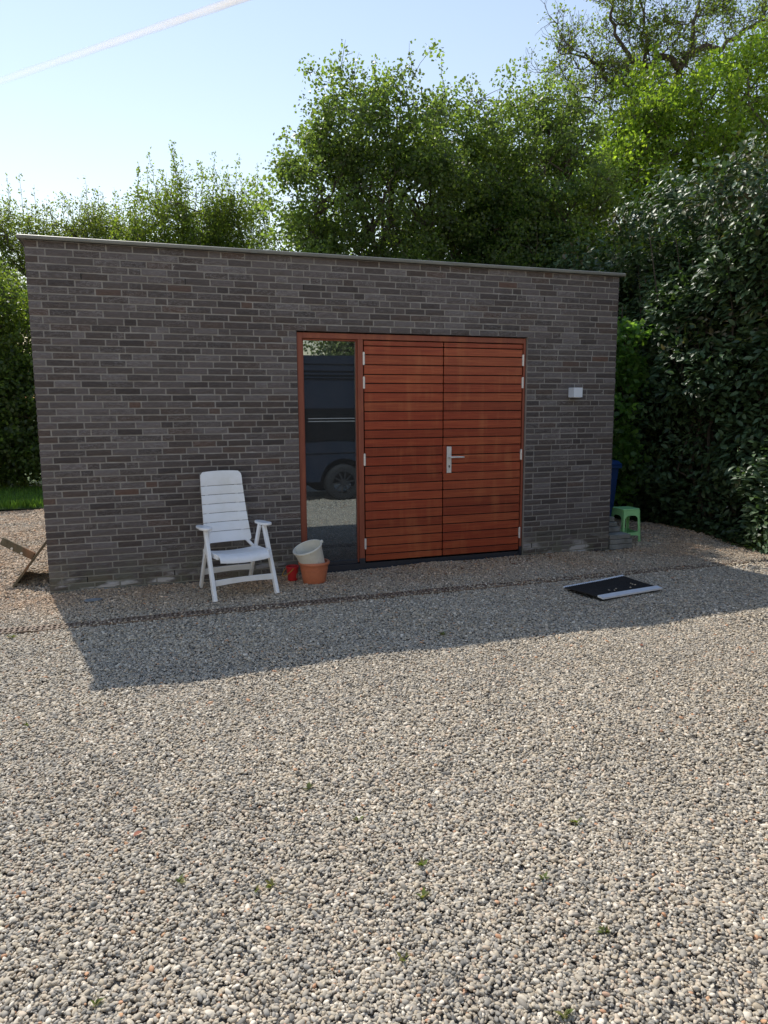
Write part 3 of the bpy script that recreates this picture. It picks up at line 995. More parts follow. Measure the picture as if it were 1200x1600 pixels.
# ------------------------------------------------------------------ dark van across the yard (mirrored in the tall pane)
van = thing('parked_van', 'dark blue van parked across the gravel, mirrored in the tall window pane', 'van', (0, 0, 0))
def paint():
    t = NT('dark_blue_car_paint')
    t.base((0.024,0.034,0.055)).set(Roughness=0.22, Metallic=0.1)
    t.b.inputs['Coat Weight'].default_value = 0.6
    return t.m
M['paint'] = paint()
M['chrome'] = simple('chrome_trim', (0.8,0.8,0.82), 0.2, 0.6, 0.02)
M['tyre'] = simple('tyre_rubber', (0.018,0.018,0.019), 0.75)
M['rim'] = simple('dark_alloy', (0.10,0.10,0.105), 0.35, 0.7)
def van_glass():
    t = NT('dark_car_glass'); t.base((0.006,0.007,0.009)).set(Roughness=0.05); return t.m
M['vglass'] = van_glass()
VX0, VX1, VY = 3.34, 8.4, -5.19
WX = (4.30, 7.45); WR = 0.335
side_o = [(VX0, 0.42), (VX0-0.02, 0.9), (VX0+0.03, 1.4), (VX0+0.10, 2.40), (VX0+0.22, 2.58), (VX1-1.5, 2.60), (VX1-1.25, 2.50), (VX1-0.75, 1.45), (VX1-0.10, 1.15), (VX1, 0.95), (VX1+0.03, 0.42)]
def arch(cx, r):
    return [(cx+r*math.cos(a), max(0.36, 0.33+r*math.sin(a))) for a in np.linspace(0, math.pi, 15)]
low = [(VX1-0.05, 0.36)] + arch(WX[1], 0.44) + arch(WX[0], 0.44) + [(VX0+0.03, 0.36)]
body = MB()
ol = side_o + low
n = len(ol)
ys = [(0.0, 0.0), (-0.05, 0.0), (-1.85, 0.0), (-1.92, 0.0)]
vs = []
for dy, _ in ys:
    for x, z_ in ol:
        tuck = 0.10*max(0, (z_-1.0)/1.6)**1.5
        yy = VY+dy
        yy += (-tuck if dy > -1 else tuck)
        vs.append((x, yy, z_))
fs = []
for r_i in range(3):
    for i in range(n):
        a, b = r_i*n+i, r_i*n+(i+1) % n
        fs.append((a, b, b+n, a+n))
body.add(vs, fs)
bmv = bmesh.new()
vv = [bmv.verts.new(p) for p in body.v]
for q_ in body.f: bmv.faces.new([vv[i] for i in q_])
for r_i in (0, 3):
    f_ = bmv.faces.new([vv[r_i*n+i] for i in range(n)])
bmesh.ops.triangulate(bmv, faces=[f for f in bmv.faces if len(f.verts) > 4])
bmesh.ops.recalc_face_normals(bmv, faces=bmv.faces)
me = bpy.data.meshes.new('body'); bmv.to_mesh(me); bmv.free(); me.materials.append(M['paint'])
vb = bpy.data.objects.new('body', me); COL.objects.link(vb); vb.parent = van
def sidep(x, z_, off=0.004):
    return (x, VY-0.10*max(0, (z_-1.0)/1.6)**1.5+off, z_)
def side_panel(x0, x1, z0, z1, z0b, name, mat, off=0.004, th=0.012):
    m = MB(); vs = []; fs = []
    N = 6
    for i in range(2):
        for k in range(N+1):
            x = (x0, x1)[i]; zl = (z0, z0b)[i]; z_ = zl+(z1-zl)*k/N
            vs.append(sidep(x, z_, off)); vs.append(sidep(x, z_, off-th))
    for k in range(N):
        a = k*2; b = (N+1)*2+k*2
        fs += [(a, b, b+2, a+2), (a+1, a+3, b+3, b+1)]
    fs += [(0, 1, (N+1)*2+1, (N+1)*2), (N*2, (N+1)*2+N*2, (N+1)*2+N*2+1, N*2+1), tuple([0, 2*N, 2*N+1, 1]), ((N+1)*2, (N+1)*2+1, (N+1)*2+2*N+1, (N+1)*2+2*N)]
    return m.add(vs, fs).build(name, mat, van)
side_panel(3.50, 4.86, 1.10, 1.66, 1.10, 'window', M['vglass'])
side_panel(4.90, 6.30, 1.10, 1.78, 1.10, 'window', M['vglass'])
side_panel(6.36, 7.35, 1.12, 1.84, 1.12, 'window', M['vglass'])
for z_ in (1.425, 1.475):
    side_panel(3.66, 7.3, z_, z_+0.016, z_, 'trim_strip', M['chrome'], 0.016, 0.016)
for z_ in (2.42, 2.30, 2.23, 2.17):
    side_panel(3.50, 6.9, z_, z_+0.018, z_, 'roof_rib', M['vglass'], 0.003, 0.006)
side_panel(3.40, 8.2, 0.86, 0.875, 0.86, 'waist_crease', M['vglass'], 0.003, 0.006)
side_panel(4.78, 6.98, 0.355, 0.44, 0.355, 'side_skirt', M['tyre'], 0.010, 0.02)
for wx in WX:
    for yy in (VY-0.02, VY-1.90+0.20):
        w = MB()
        prof_ = [(0.20,0.0),(0.26,0.0),(WR-0.03,-0.004),(WR,-0.03),(WR,-0.17),(WR-0.03,-0.20),(0.2,-0.20)]
        o = len(w.v)
        for r_, d in prof_:
            for k in range(32):
                a = 2*math.pi*k/32
                w.v.append((r_*math.cos(a), d, r_*math.sin(a)))
        for i in range(len(prof_)-1):
            for k in range(32):
                a = i*32+k; b = i*32+(k+1) % 32
                w.f.append((a, b, b+32, a+32))
        wo_ = w.build('wheel', M['tyre'], van, smooth=True, loc=(wx, yy, WR-0.005))
        s_ = MB()
        for k in range(10):
            a = 2*math.pi*k/10
            s_.bar((0.03*math.cos(a), -0.012, 0.03*math.sin(a)), (0.205*math.cos(a+0.12), -0.022, 0.205*math.sin(a+0.12)), 0.03, 0.02, (0,1,0), 0.024)
        s_.tube([(0,-0.05,0),(0,-0.006,0)], 0.055, 16)
        s_.build('rim', M['rim'], wo_)

MB().box(VX0+0.12, VX1-0.15, VY-1.66, VY-0.26, 0.28, 1.0).build('underbody', M['tyre'], van)

# ------------------------------------------------------------------ contrail
m = MB()
D_ = 3000.0
d0, d1 = Vector((-0.155, 0.915, 0.335)), Vector((0.235, 0.850, 0.490))
pts = []; rad = []
for i in range(40):
    u = i/39
    pts.append(Vector(cpos)+(d0*(1-u)+d1*u).normalized()*D_); rad.append((12.5+3*u)*(0.97+0.05*math.sin(i*1.3)))
m.tube(pts, rad, 24, cap=False)
def contrail_mat():
    t = NT('contrail_ice')
    lw = t.n('LayerWeight'); lw.inputs['Blend'].default_value = 0.5
    a = t.ramp(lw.outputs['Facing'], [(0.0, (0.75,)*3), (0.3, (0.50,)*3), (0.65, (0.15,)*3), (0.95, (0,0,0))])
    sx = t.n('SeparateXYZ'); t.l(t.pos(), sx.inputs[0])
    a = t.math('MULTIPLY', a, t.math('ADD', t.math('MULTIPLY', sx.outputs['X'], 0.00095), 0.58, True))
    nz = t.noise(t.mapping(t.pos(), (0.006,0.006,0.006)), 1.0, 5, 0.6)
    a = t.math('MULTIPLY', a, t.ramp(nz, [(0.3, (0.6,)*3), (0.65, (1,1,1))]))
    df = t.n('BsdfDiffuse'); df.inputs['Color'].default_value = (0.95,0.95,0.95,1)
    tl = t.n('BsdfTranslucent'); tl.inputs['Color'].default_value = (0.95,0.95,0.95,1)
    ms = t.n('MixShader'); t.l(df.outputs[0], ms.inputs[1]); t.l(tl.outputs[0], ms.inputs[2])
    tr = t.n('BsdfTransparent')
    mx = t.n('MixShader'); t.l(a, mx.inputs[0]); t.l(tr.outputs[0], mx.inputs[1]); t.l(ms.outputs[0], mx.inputs[2])
    t.l(mx.outputs[0], t.out.inputs['Surface'])
    return t.m
co = m.build('contrail', contrail_mat(), smooth=True)
tag(co, 'thin white aircraft contrail slanting across the pale blue sky', 'contrail')

# ------------------------------------------------------------------ foliage
def unit(a): return a/np.maximum(np.linalg.norm(a, axis=1, keepdims=True), 1e-9)
def leaf_verts(P, N_, D_, L, Wd, fold=0.25):
    """folded kite leaves: P base point, D direction, N normal; returns verts (n*4) and tris (n*2)"""
    n = len(P)
    S_ = unit(np.cross(N_, D_)); N2 = unit(np.cross(D_, S_))
    L = L[:, None]; Wd = Wd[:, None]
    a = P; b = P + D_*L
    mid = P + D_*L*0.48
    l = mid - S_*Wd + N2*Wd*fold; r = mid + S_*Wd + N2*Wd*fold
    V = np.stack([a, r, b, l], 1).reshape(-1, 3)
    i = np.arange(n)*4
    F = np.stack([np.c_[i, i+1, i+2], np.c_[i, i+2, i+3]], 1).reshape(-1, 3)
    return V, F
def pick_colors(n, cols, rng, jitter=0.2):
    cols = np.array(cols); k = rng.integers(0, len(cols), n)
    return cols[k]*(1+rng.normal(0, jitter, (n, 1)).clip(-0.45, 0.6))

def curve_pts(a, b, rng, n=5, wob=0.12, sag=0.0):
    a, b = np.array(a, float), np.array(b, float)
    L = np.linalg.norm(b-a)
    t_ = np.linspace(0, 1, n)[:, None]
    p = a*(1-t_)+b*t_
    w = rng.normal(0, wob*L*0.5, (n, 3)); w[0] = 0; w[-1] = 0
    p = p + w*np.sin(np.pi*t_)
    p[:, 2] += sag*L*np.sin(np.pi*t_[:, 0])
    return p

def make_tree(name, label, base, blobs, seed, leaf=0.055, n_cl=700, per=90, cl_r=0.33, cols=((0.045,0.075,0.02),), mat='leaf',
              bark='bark', trunk_r=0.14, fork=None, shoots=0, group=None, shell=0.35, cat='tree', shoot_len=0.9, visible_trunk=True, ratio=0.42, flat=0.75, droop=0.15, spray=0.14):
    rng = np.random.default_rng(seed)
    t = thing(name, label, cat, base, 0, group)
    base = np.array(base, float)
    blobs = [np.array(b, float) for b in blobs]
    cen = np.mean([b[:3] for b in blobs], 0)
    if fork is None: fork = base + np.array([(cen[0]-base[0])*0.3, (cen[1]-base[1])*0.3, (min(b[2] for b in blobs)-base[2])*0.55])
    fork = np.array(fork, float)
    tr = MB()
    lp = curve_pts(base, fork, rng, 6, 0.08)
    tr.tube(lp-base, np.linspace(trunk_r, trunk_r*0.72, 6), 9)
    limb_pts = [lp[-1]]; limb_r = [trunk_r*0.7]
    for b in blobs:
        cp_ = curve_pts(fork, b[:3]+rng.normal(0, 0.15, 3), rng, 8, 0.16, 0.06)
        tr.tube(cp_-base, np.linspace(trunk_r*0.5, 0.022, 8), 6)
        limb_pts += list(cp_[1:]); limb_r += list(np.linspace(trunk_r*0.5, 0.022, 8)[1:])
        for s in range(5):
            d = unit(rng.normal(0, 1, (1, 3)))[0]; d[2] = abs(d[2])*0.8
            rr = b[3:6] if len(b) >= 6 else np.array([b[3]]*3)
            e = b[:3]+d*rr*rng.uniform(0.55, 0.95)
            s0 = cp_[rng.integers(4, 8)]
            c2_ = curve_pts(s0, e, rng, 6, 0.18, 0.05)
            tr.tube(c2_-base, np.linspace(0.030, 0.008, 6), 5)
            limb_pts += list(c2_[1:]); limb_r += list(np.linspace(0.03, 0.008, 6)[1:])
    limb_pts = np.array(limb_pts)
    # clusters
    vol = np.array([np.prod(b[3:6]) if len(b) >= 6 else b[3]**3 for b in blobs])**0.7
    ks = rng.choice(len(blobs), n_cl, p=vol/vol.sum())
    C_ = np.zeros((n_cl, 3))
    for i, k in enumerate(ks):
        b = blobs[k]; rr = b[3:6] if len(b) >= 6 else np.array([b[3]]*3)
        d = unit(rng.normal(0, 1, (1, 3)))[0]
        r_ = rng.uniform(shell**2, 1.0)**0.5
        C_[i] = b[:3]+d*rr*r_*(rng.uniform(0.9, 1.12) if rng.random() > spray else rng.uniform(1.08, 1.42))
    C_ = C_[C_[:, 2] > base[2]+0.15]
    for c_ in C_:
        dd = np.linalg.norm(limb_pts-c_, axis=1); s0 = limb_pts[np.argmin(dd)]
        if dd.min() < 0.05: continue
        tw = curve_pts(s0, c_, rng, 4, 0.15, 0.03)
        tr.tube(tw-base, [0.008, 0.006, 0.004, 0.003], 3, cap=False)
    n = len(C_)
    cr = cl_r*rng.uniform(0.55, 1.35, n)
    cnt = np.maximum(6, (per*(cr/cl_r)**2)).astype(int)
    idx = np.repeat(np.arange(n), cnt)
    m_ = len(idx)
    off = unit(rng.normal(0, 1, (m_, 3)))*(rng.uniform(0, 1, (m_, 1))**0.55)
    off[:, 2] *= flat
    P = C_[idx]+off*cr[idx][:, None]
    P[:, 2] -= droop*np.linalg.norm(off[:, :2], axis=1)*cr[idx]
    D = unit(off*0.7+rng.normal(0, 0.7, (m_, 3))+np.array([0, 0, -0.25]))
    tone_cl = rng.normal(0, 0.17, n)
    col = pick_colors(m_, cols, rng)*(1+tone_cl[idx])[:, None].clip(0.55, 1.6)
    if shoots:
        tops = C_[rng.choice(n, shoots, p=(lambda w: w/w.sum())(np.exp((C_[:, 2]-C_[:, 2].max())*1.3)))]
        for s0 in tops:
            e = s0+np.array([rng.normal(0, 0.13), rng.normal(0, 0.13), 1.0])*shoot_len*rng.uniform(0.5, 1.25)
            tw = curve_pts(s0, e, rng, 5, 0.06)
            tr.tube(tw-base, [0.008,0.006,0.005,0.004,0.002], 3, cap=False)
            k = int(46*np.linalg.norm(e-s0)/0.9)
            u = rng.uniform(0, 1, k)[:, None]
            pp = s0*(1-u)+e*u+rng.normal(0, 0.035, (k, 3))
            P = np.r_[P, pp]; D = np.r_[D, unit(rng.normal(0, 1, (k, 3))+np.array([0,0,0.6]))]
            col = np.r_[col, pick_colors(k, cols, rng)*1.1]
    m_ = len(P)
    Nn = unit(rng.normal(0, 0.75, (m_, 3))+np.array([0, 0, 0.7]))
    L = leaf*rng.uniform(0.65, 1.35, m_)
    V, F = leaf_verts(P-base, Nn, D, L, L*ratio)
    cr_o = np_mesh('crown', V, F, M[mat], t, np.repeat(col, 2, 0))
    cr_o['kind'] = 'stuff'
    tr.build('trunk', M[bark], t, smooth=True)
    return t

G_maple = [(0.080,0.120,0.046), (0.095,0.138,0.052), (0.110,0.152,0.054), (0.086,0.126,0.056)]
G_light = [(0.105,0.150,0.034), (0.125,0.165,0.038), (0.090,0.136,0.034), (0.140,0.170,0.042)]
G_willow = [(0.085,0.115,0.038), (0.105,0.135,0.042), (0.120,0.150,0.044), (0.076,0.102,0.038)]
G_ash = [(0.115,0.180,0.032), (0.140,0.205,0.036), (0.165,0.225,0.040), (0.095,0.150,0.030)]
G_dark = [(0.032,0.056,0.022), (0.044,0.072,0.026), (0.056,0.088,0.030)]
BG = 'trees growing behind the garage'
make_tree('willow_tree', 'pale olive tree with upright shoots behind the left end of the roof', (-0.9, 13.6, 0),
          [(-1.91,13.5,5.61,1.2,1.3,1.1),(-0.56,13.4,5.9,1.06,1.2,1.0),(0.36,13.6,5.95,0.9,1.1,0.9),(-1.4,13.3,4.4,1.5,1.3,1.4),(-3.2,13.6,5.2,1.2,1.2,1.3),(0.2,13.3,4.5,1.2,1.2,1.3)], 101,
          leaf=0.070, n_cl=680, per=80, cl_r=0.34, cols=G_willow, ratio=0.24, shoots=75, shoot_len=0.75, group=BG, shell=0.2)
make_tree('fruit_tree', 'yellow green tree with tall spiky shoots left of the tallest tree', (2.5, 12.6, 0),
          [(1.61,12.5,6.1,0.95,1.1,1.0),(2.55,12.5,6.3,1.1,1.2,1.1),(3.59,12.4,6.2,0.95,1.1,1.0),(2.33,12.2,5.0,1.5,1.3,1.4),(0.95,12.5,5.2,1.0,1.1,1.0),(3.6,12.3,4.9,1.2,1.2,1.2)], 102,
          leaf=0.070, n_cl=720, per=80, cl_r=0.34, cols=G_light[:3]+G_willow[:2], ratio=0.28, shoots=85, shoot_len=0.95, group=BG, shell=0.2)
make_tree('field_maple', 'tall dark green bushy tree, highest one behind the middle of the roof', (5.37, 6.53, 0),
          [(4.55, 5.33, 6.26, 0.94, 1.09, 0.89),(5.46, 5.33, 6.42, 0.98, 1.09, 0.89),(3.94, 5.33, 5.27, 0.86, 1.02, 0.86),(3.59, 5.33, 4.26, 0.74, 0.94, 0.78),(4.96, 5.17, 5.04, 1.4, 1.33, 1.25),(5.84, 5.33, 5.36, 1.17, 1.17, 1.09),(4.55, 5.33, 3.8, 1.25, 1.17, 0.94)], 103,
          leaf=0.055, n_cl=640, per=88, cl_r=0.28, shell=0.62, spray=0.18, cols=G_maple, ratio=0.48, shoots=26, shoot_len=0.6, group=BG, trunk_r=0.2)
make_tree('field_maple', 'broad dark green tree right of the highest one, branch tips reaching sideways', (7.95, 6.77, 0),
          [(9.34,5.90,7.02,0.63,0.63,0.57),(8.75,5.90,7.42,0.62,0.62,0.56),(9.06, 5.67, 6.51, 0.68, 0.68, 0.61),(9.83, 5.67, 5.87, 0.57, 0.57, 0.52),(9.19, 5.48, 5.41, 0.75, 0.75, 0.67),(6.84, 5.73, 6.51, 0.98, 1.06, 0.94),(7.97, 5.73, 6.51, 0.94, 1.06, 0.9),(7.39, 5.73, 5.45, 1.31, 1.31, 1.22),(8.72, 5.73, 5.94, 1.02, 1.06, 0.9),(6.36, 5.73, 4.39, 1.06, 1.14, 1.06),(8.48, 5.65, 4.88, 1.06, 1.14, 1.06),(7.5, 5.73, 4.06, 1.31, 1.14, 0.98)], 104,
          leaf=0.055, n_cl=720, per=84, cl_r=0.28, shell=0.6, spray=0.18, cols=G_maple, ratio=0.48, shoots=30, shoot_len=0.6, group=BG, trunk_r=0.19)
make_tree('young_maple', 'lower blue green maple leaning over the roof edge right of centre', (7.56, 5.87, 0),
          [(7.2, 5.6, 4.94, 0.85, 0.72, 0.72),(8.14, 5.6, 5.21, 0.81, 0.72, 0.68),(8.86, 5.6, 4.67, 0.85, 0.72, 0.81),(6.48, 5.6, 4.31, 0.72, 0.72, 0.72),(7.83, 5.51, 4.13, 1.08, 0.72, 0.72)], 105,
          leaf=0.062, n_cl=360, per=80, cl_r=0.27, cols=[(0.060,0.110,0.048),(0.075,0.130,0.054),(0.090,0.150,0.058)], ratio=0.5, group=BG, trunk_r=0.10, droop=0.3)
make_tree('ash_tree', 'bright yellow green feathery tree at the right above the dark hedge', (12.2, 7.0, 0),
          [(10.58,7.00,6.75,0.76,0.76,0.69),(11.50,7.40,7.64,0.72,0.72,0.65),(12.03,7.60,8.79,0.66,0.66,0.59),(12.70,6.60,8.16,0.84,0.84,0.76),(14.25,6.80,9.03,1.09,1.09,0.98),(11.62,6.60,7.71,0.69,0.69,0.62),(9.01,5.60,4.83,0.63,0.63,0.56),(14.52,6.40,6.61,0.87,0.87,0.79),(10.96,6.5,6.3,0.95,0.9,0.9),(12.24,6.6,7.0,1.1,1.0,1.05),(13.47,6.6,7.0,1.1,1.0,1.1),(14.6,6.6,7.5,1.2,1.1,1.2),(11.83,6.4,5.6,1.05,0.9,0.95),(10.3,6.5,5.5,0.8,0.8,0.8),(10.71,6.3,4.7,0.85,0.8,0.8),(13.3,6.4,5.6,1.3,1.0,1.1)], 106,
          leaf=0.09, n_cl=1000, per=62, cl_r=0.34, cols=G_ash, ratio=0.30, group=BG, trunk_r=0.15, droop=0.35, shoots=20, shoot_len=0.5)
# dense hedge row further back closes the gaps low down
def bank(name, label, x0, x1, y, zt, seed, cols, leaf=0.08, group=None, depth=0.9, dens=1.0):
    n = max(3, int((x1-x0)/1.1))
    bl = []
    r = np.random.default_rng(seed)
    for i in range(n):
        x = x0+(x1-x0)*(i+0.5)/n
        h = zt*r.uniform(0.85, 1.05)
        bl += [(x, y, h*0.28, 0.85, depth, h*0.32), (x+r.normal(0,.1), y+r.normal(0,.15), h*0.7, 0.8, depth*0.9, h*0.33)]
    return make_tree(name, label, ((x0+x1)/2, y, 0), bl, seed, leaf=leaf, n_cl=int(60*n*zt*dens), per=64, cl_r=0.36, cols=cols, trunk_r=0.07, fork=((x0+x1)/2, y, 0.5), cat='hedge', group=group, shell=0.1)
bank('hedge', 'tall dark green thicket closing the back behind the garage trees', 1.5, 14.5, 11.2, 4.3, 201, G_dark, leaf=0.10, dens=0.62)
bank('hedge', 'dark leafy hedge standing behind the small lawn at the left', -6.0, 1.2, 10.2, 3.0, 202, G_maple, leaf=0.085, dens=1.6, depth=1.2)
make_tree('small_tree', 'sunlit light green small tree rising left of the garage corner', (-2.6, 10.6, 0),
          [(-1.75,10.3,3.9,0.85,0.8,0.85),(-2.9,10.4,4.3,0.9,0.9,0.9),(-1.7,10.2,2.9,0.9,0.8,0.8),(-3.2,10.4,3.1,1.0,0.9,0.9)], 107,
          leaf=0.062, n_cl=420, per=80, cl_r=0.30, cols=G_maple[1:]+G_light[:2], group=BG, trunk_r=0.09)

# tall gnarled tree with mostly bare limbs at the upper right
gn = thing('gnarled_tree', 'tall gnarled tree with mostly bare twisted limbs at upper right', 'tree', (15.2, 10.2, 0), 0)
gb = np.array([15.2, 10.2, 0.0]); rg = np.random.default_rng(77)
trm = MB(); twm = MB(); leafP = []; leafD = []
lim = [
 [(15.2,10.2,0),(15.1,10.1,3.0),(14.9,9.8,5.4),(14.4,9.5,7.4),(14.1,9.3,8.6)],
 [(14.1,9.3,8.6),(13.7,9.1,9.0),(13.15,9.0,8.75),(12.9,9.0,9.4),(12.3,9.0,9.25),(11.9,9.0,9.9),(11.3,9.0,10.0)],
 [(14.1,9.3,8.6),(14.25,9.1,9.6),(14.23,9.0,10.14),(13.7,9.0,10.3),(13.2,9.0,10.05),(12.6,9.0,10.3),(12.2,9.0,10.9),(12.25,9.0,11.4)],
 [(14.23,9.0,10.14),(14.7,9.0,10.6),(15.4,9.0,10.76),(16.2,9.0,11.3),(17.2,9.0,11.7)],
 [(14.7,9.0,10.6),(14.6,9.0,11.2),(14.9,9.0,12.0),(14.6,9.0,13.0)],
 [(13.15,9.0,8.75),(12.6,8.8,8.3),(12.1,8.7,8.5),(11.5,8.8,8.75)],
 [(13.2,9.0,10.05),(13.3,9.1,10.8),(13.0,9.0,11.5),(13.2,9.0,12.3)],
 [(12.3,9.0,9.25),(11.7,8.9,9.0),(11.1,8.9,9.3)],
 [(14.4,9.5,7.4),(15.0,9.3,8.3),(15.7,9.2,8.9),(16.5,9.2,9.4)],
]
rads = [(0.26,0.13),(0.095,0.025),(0.11,0.025),(0.10,0.03),(0.06,0.02),(0.05,0.015),(0.05,0.015),(0.03,0.012),(0.08,0.02)]
def smooth_poly(pts, k=4):
    pts = np.array(pts, float); out = []
    for i in range(len(pts)-1):
        p0 = pts[max(i-1, 0)]; p1 = pts[i]; p2 = pts[i+1]; p3 = pts[min(i+2, len(pts)-1)]
        for s in range(k):
            t_ = s/k
            out.append(0.5*((2*p1)+(-p0+p2)*t_+(2*p0-5*p1+4*p2-p3)*t_*t_+(-p0+3*p1-3*p2+p3)*t_**3))
    out.append(pts[-1]); return np.array(out)
def grow(p, d, L, r, depth):
    n = 5; pts = [p]; dd = d.copy()
    for i in range(n):
        dd = dd+rg.normal(0, 0.33, 3); dd[2] += 0.06; dd /= np.linalg.norm(dd)
        pts.append(pts[-1]+dd*L/n)
    pts = np.array(pts)
    twm.tube(pts-gb, np.linspace(r, max(0.0035, r*0.45), n+1), 4 if depth < 2 else 3, cap=False)
    if depth >= 2 or L < 0.25:
        for q_ in pts[2:]:
            if rg.random() < 0.16: leafP.append(q_); leafD.append(dd)
        return
    for i in range(1, n+1):
        for _ in range(2 if depth == 0 else 1+(rg.random() < 0.6)):
            if rg.random() < 0.85:
                d2 = dd+rg.normal(0, 0.75, 3); d2 /= np.linalg.norm(d2)
                grow(pts[i], d2, L*rg.uniform(0.4, 0.7), r*0.55, depth+1)
for P_, (ra, rb_) in zip(lim, rads):
    sp_ = smooth_poly(P_); sp_[1:-1] += rg.normal(0, 0.045, (len(sp_)-2, 3))
    trm.tube(sp_-gb, np.linspace(ra, rb_, len(sp_)), 8)
    if P_[0][2] < 1: continue
    for i in range(3, len(sp_)):
        if rg.random() < 0.62:
            d = unit(rg.normal(0, 1, (1, 3)))[0]; d[2] = d[2]*0.8+0.15; d[1] *= 0.7
            grow(sp_[i], d, rg.uniform(0.6, 1.25), 0.015, 0)
    grow(sp_[-1], (sp_[-1]-sp_[-2])/np.linalg.norm(sp_[-1]-sp_[-2]), 1.0, rb_*0.8, 0)
trm.build('trunk', M['bark'], gn, smooth=True)
tw_o = twm.build('twigs', M['bark'], gn, smooth=True); tw_o['kind'] = 'stuff'
lp_ = np.array(leafP)
k_ = np.repeat(np.arange(len(lp_)), 6)
P = lp_[k_]+rg.normal(0, 0.07, (len(k_), 3)); D = unit(rg.normal(0, 1, (len(k_), 3)))
L = 0.065*rg.uniform(0.6, 1.3, len(P))
V, F = leaf_verts(P-gb, unit(rg.normal(0, 1, (len(P), 3))+[0,0,.6]), D, L, L*0.42)
cro = np_mesh('crown', V, F, M['leaf'], gn, np.repeat(pick_colors(len(P), G_light+G_maple, rg), 2, 0)); cro['kind'] = 'stuff'

# flowering tree across the yard, seen only in the pane
make_tree('blossom_tree', 'pale flowering tree across the yard, mirrored at the top of the pane', (10.6, -25, 0),
          [(9.6,-25,5.2,1.5,1.5,1.5),(11.3,-25,6.0,1.9,1.7,1.7),(12.8,-25,5.0,1.6,1.6,1.6),(10.8,-25,4.0,2.0,1.5,1.3)], 109,
          leaf=0.16, n_cl=300, per=45, cl_r=0.5, cols=G_maple+[(0.5,0.5,0.45),(0.3,0.34,0.2)], trunk_r=0.2)

# ------------------------------------------------------------------ laurel hedge on the right
def laurel_shape(P, N_, D_, L, Wd, curl=0.18):
    """pointed oval leaf with keel: 8 verts, 6 tris+quads as tris"""
    n = len(P)
    S_ = unit(np.cross(N_, D_)); N2 = unit(np.cross(D_, S_))
    L = L[:, None]; Wd = Wd[:, None]
    def pt(u, s, h): return P + D_*L*u + S_*Wd*s + N2*L*h
    V = np.stack([pt(0, 0, 0), pt(0.3, 0.85, 0.06), pt(0.3, 0, -0.01), pt(0.3, -0.85, 0.06), pt(0.68, 0.8, 0.0), pt(0.68, 0, -0.06), pt(0.68, -0.8, 0.0), pt(1, 0, -curl)], 1).reshape(-1, 3)
    t_ = np.array([(0,1,2),(0,2,3),(1,4,5),(1,5,2),(2,5,6),(2,6,3),(4,7,5),(5,7,6)])
    F = (np.arange(n)*8)[:, None, None]+t_[None]
    return V, F.reshape(-1, 3)
hb = np.array([8.5, 1.5, 0.0])
hedge = thing('laurel_hedge', 'tall dark glossy evergreen hedge along the right side of the gravel', 'hedge', tuple(hb))
rh = np.random.default_rng(55)
nL = 62000
# the trimmed face undulates; leaves sit in shoots near the face and over the top
yy = rh.uniform(-3.4, 7.0, nL); zz = rh.uniform(0.0, 1, nL)**0.9
def face_x(y, z):
    return 7.86+0.15*np.sin(y*1.9+z*1.2)+0.12*np.sin(y*3.7-z*2.9+2)+0.08*np.sin(z*5.1+y)+0.10*(z-2)*0.3
topz = 4.25+0.38*np.sin(yy*1.3)+0.26*np.sin(yy*3.1+1)+0.16*np.sin(yy*8.3)+rh.exponential(0.10, nL)-0.10*np.clip(-yy, 0, 4)
zz = zz*topz
dep = rh.exponential(0.16, nL)
xx = face_x(yy, zz)+dep - 0.05
on_top = rh.random(nL) < 0.2
xx = np.where(on_top, face_x(yy, zz)+rh.uniform(0, 1.8, nL), xx)
zz = np.where(on_top, topz-rh.exponential(0.15, nL)+rh.normal(0, 0.1, nL), zz)
keep = zz > 0.03
gap = np.sin(yy*4.3+1.3*np.sin(zz*3.7))*np.sin(zz*4.9+1.1*np.sin(yy*2.9)) 
keep &= ~((gap > 0.55) & (dep < 0.16) & (rh.random(nL) < 0.85))
P = np.c_[xx, yy, zz][keep]; nL = len(P)
out = unit(np.c_[-np.ones(nL), rh.normal(0, 0.5, nL), rh.normal(0.45, 0.5, nL)])
sh_ = np.sin(np.floor(yy[keep]*4.1)*12.9+np.floor(zz[keep]*4.7)*78.2)*43758.5     # leaves of one shoot point much the same way
sh1 = (sh_-np.floor(sh_)-0.5)*2; sh2 = (sh_*7.3-np.floor(sh_*7.3)-0.5)*2
D = unit(np.c_[-np.abs(rh.normal(0.45, 0.25, nL)), sh1*0.9+rh.normal(0, 0.35, nL), sh2*0.35-0.05+rh.normal(0, 0.30, nL)])
Nn = unit(out*0.7+rh.normal(0, 0.32, (nL, 3))+np.array([0,0,0.75]))
L = 0.098*rh.uniform(0.6, 1.35, nL)
colz = pick_colors(nL, [(0.058,0.104,0.050),(0.070,0.122,0.056),(0.084,0.138,0.060),(0.100,0.154,0.062)], rh, 0.25)
young = (P[:, 2] > 2.4) & (np.sin(P[:, 1]*2.1+1)+np.sin(P[:, 2]*3.3) > 0.5) & (rh.random(nL) < 0.30)
colz[young] = pick_colors(int(young.sum()), [(0.17,0.14,0.09),(0.13,0.14,0.07),(0.18,0.17,0.11),(0.14,0.18,0.04)], rh)
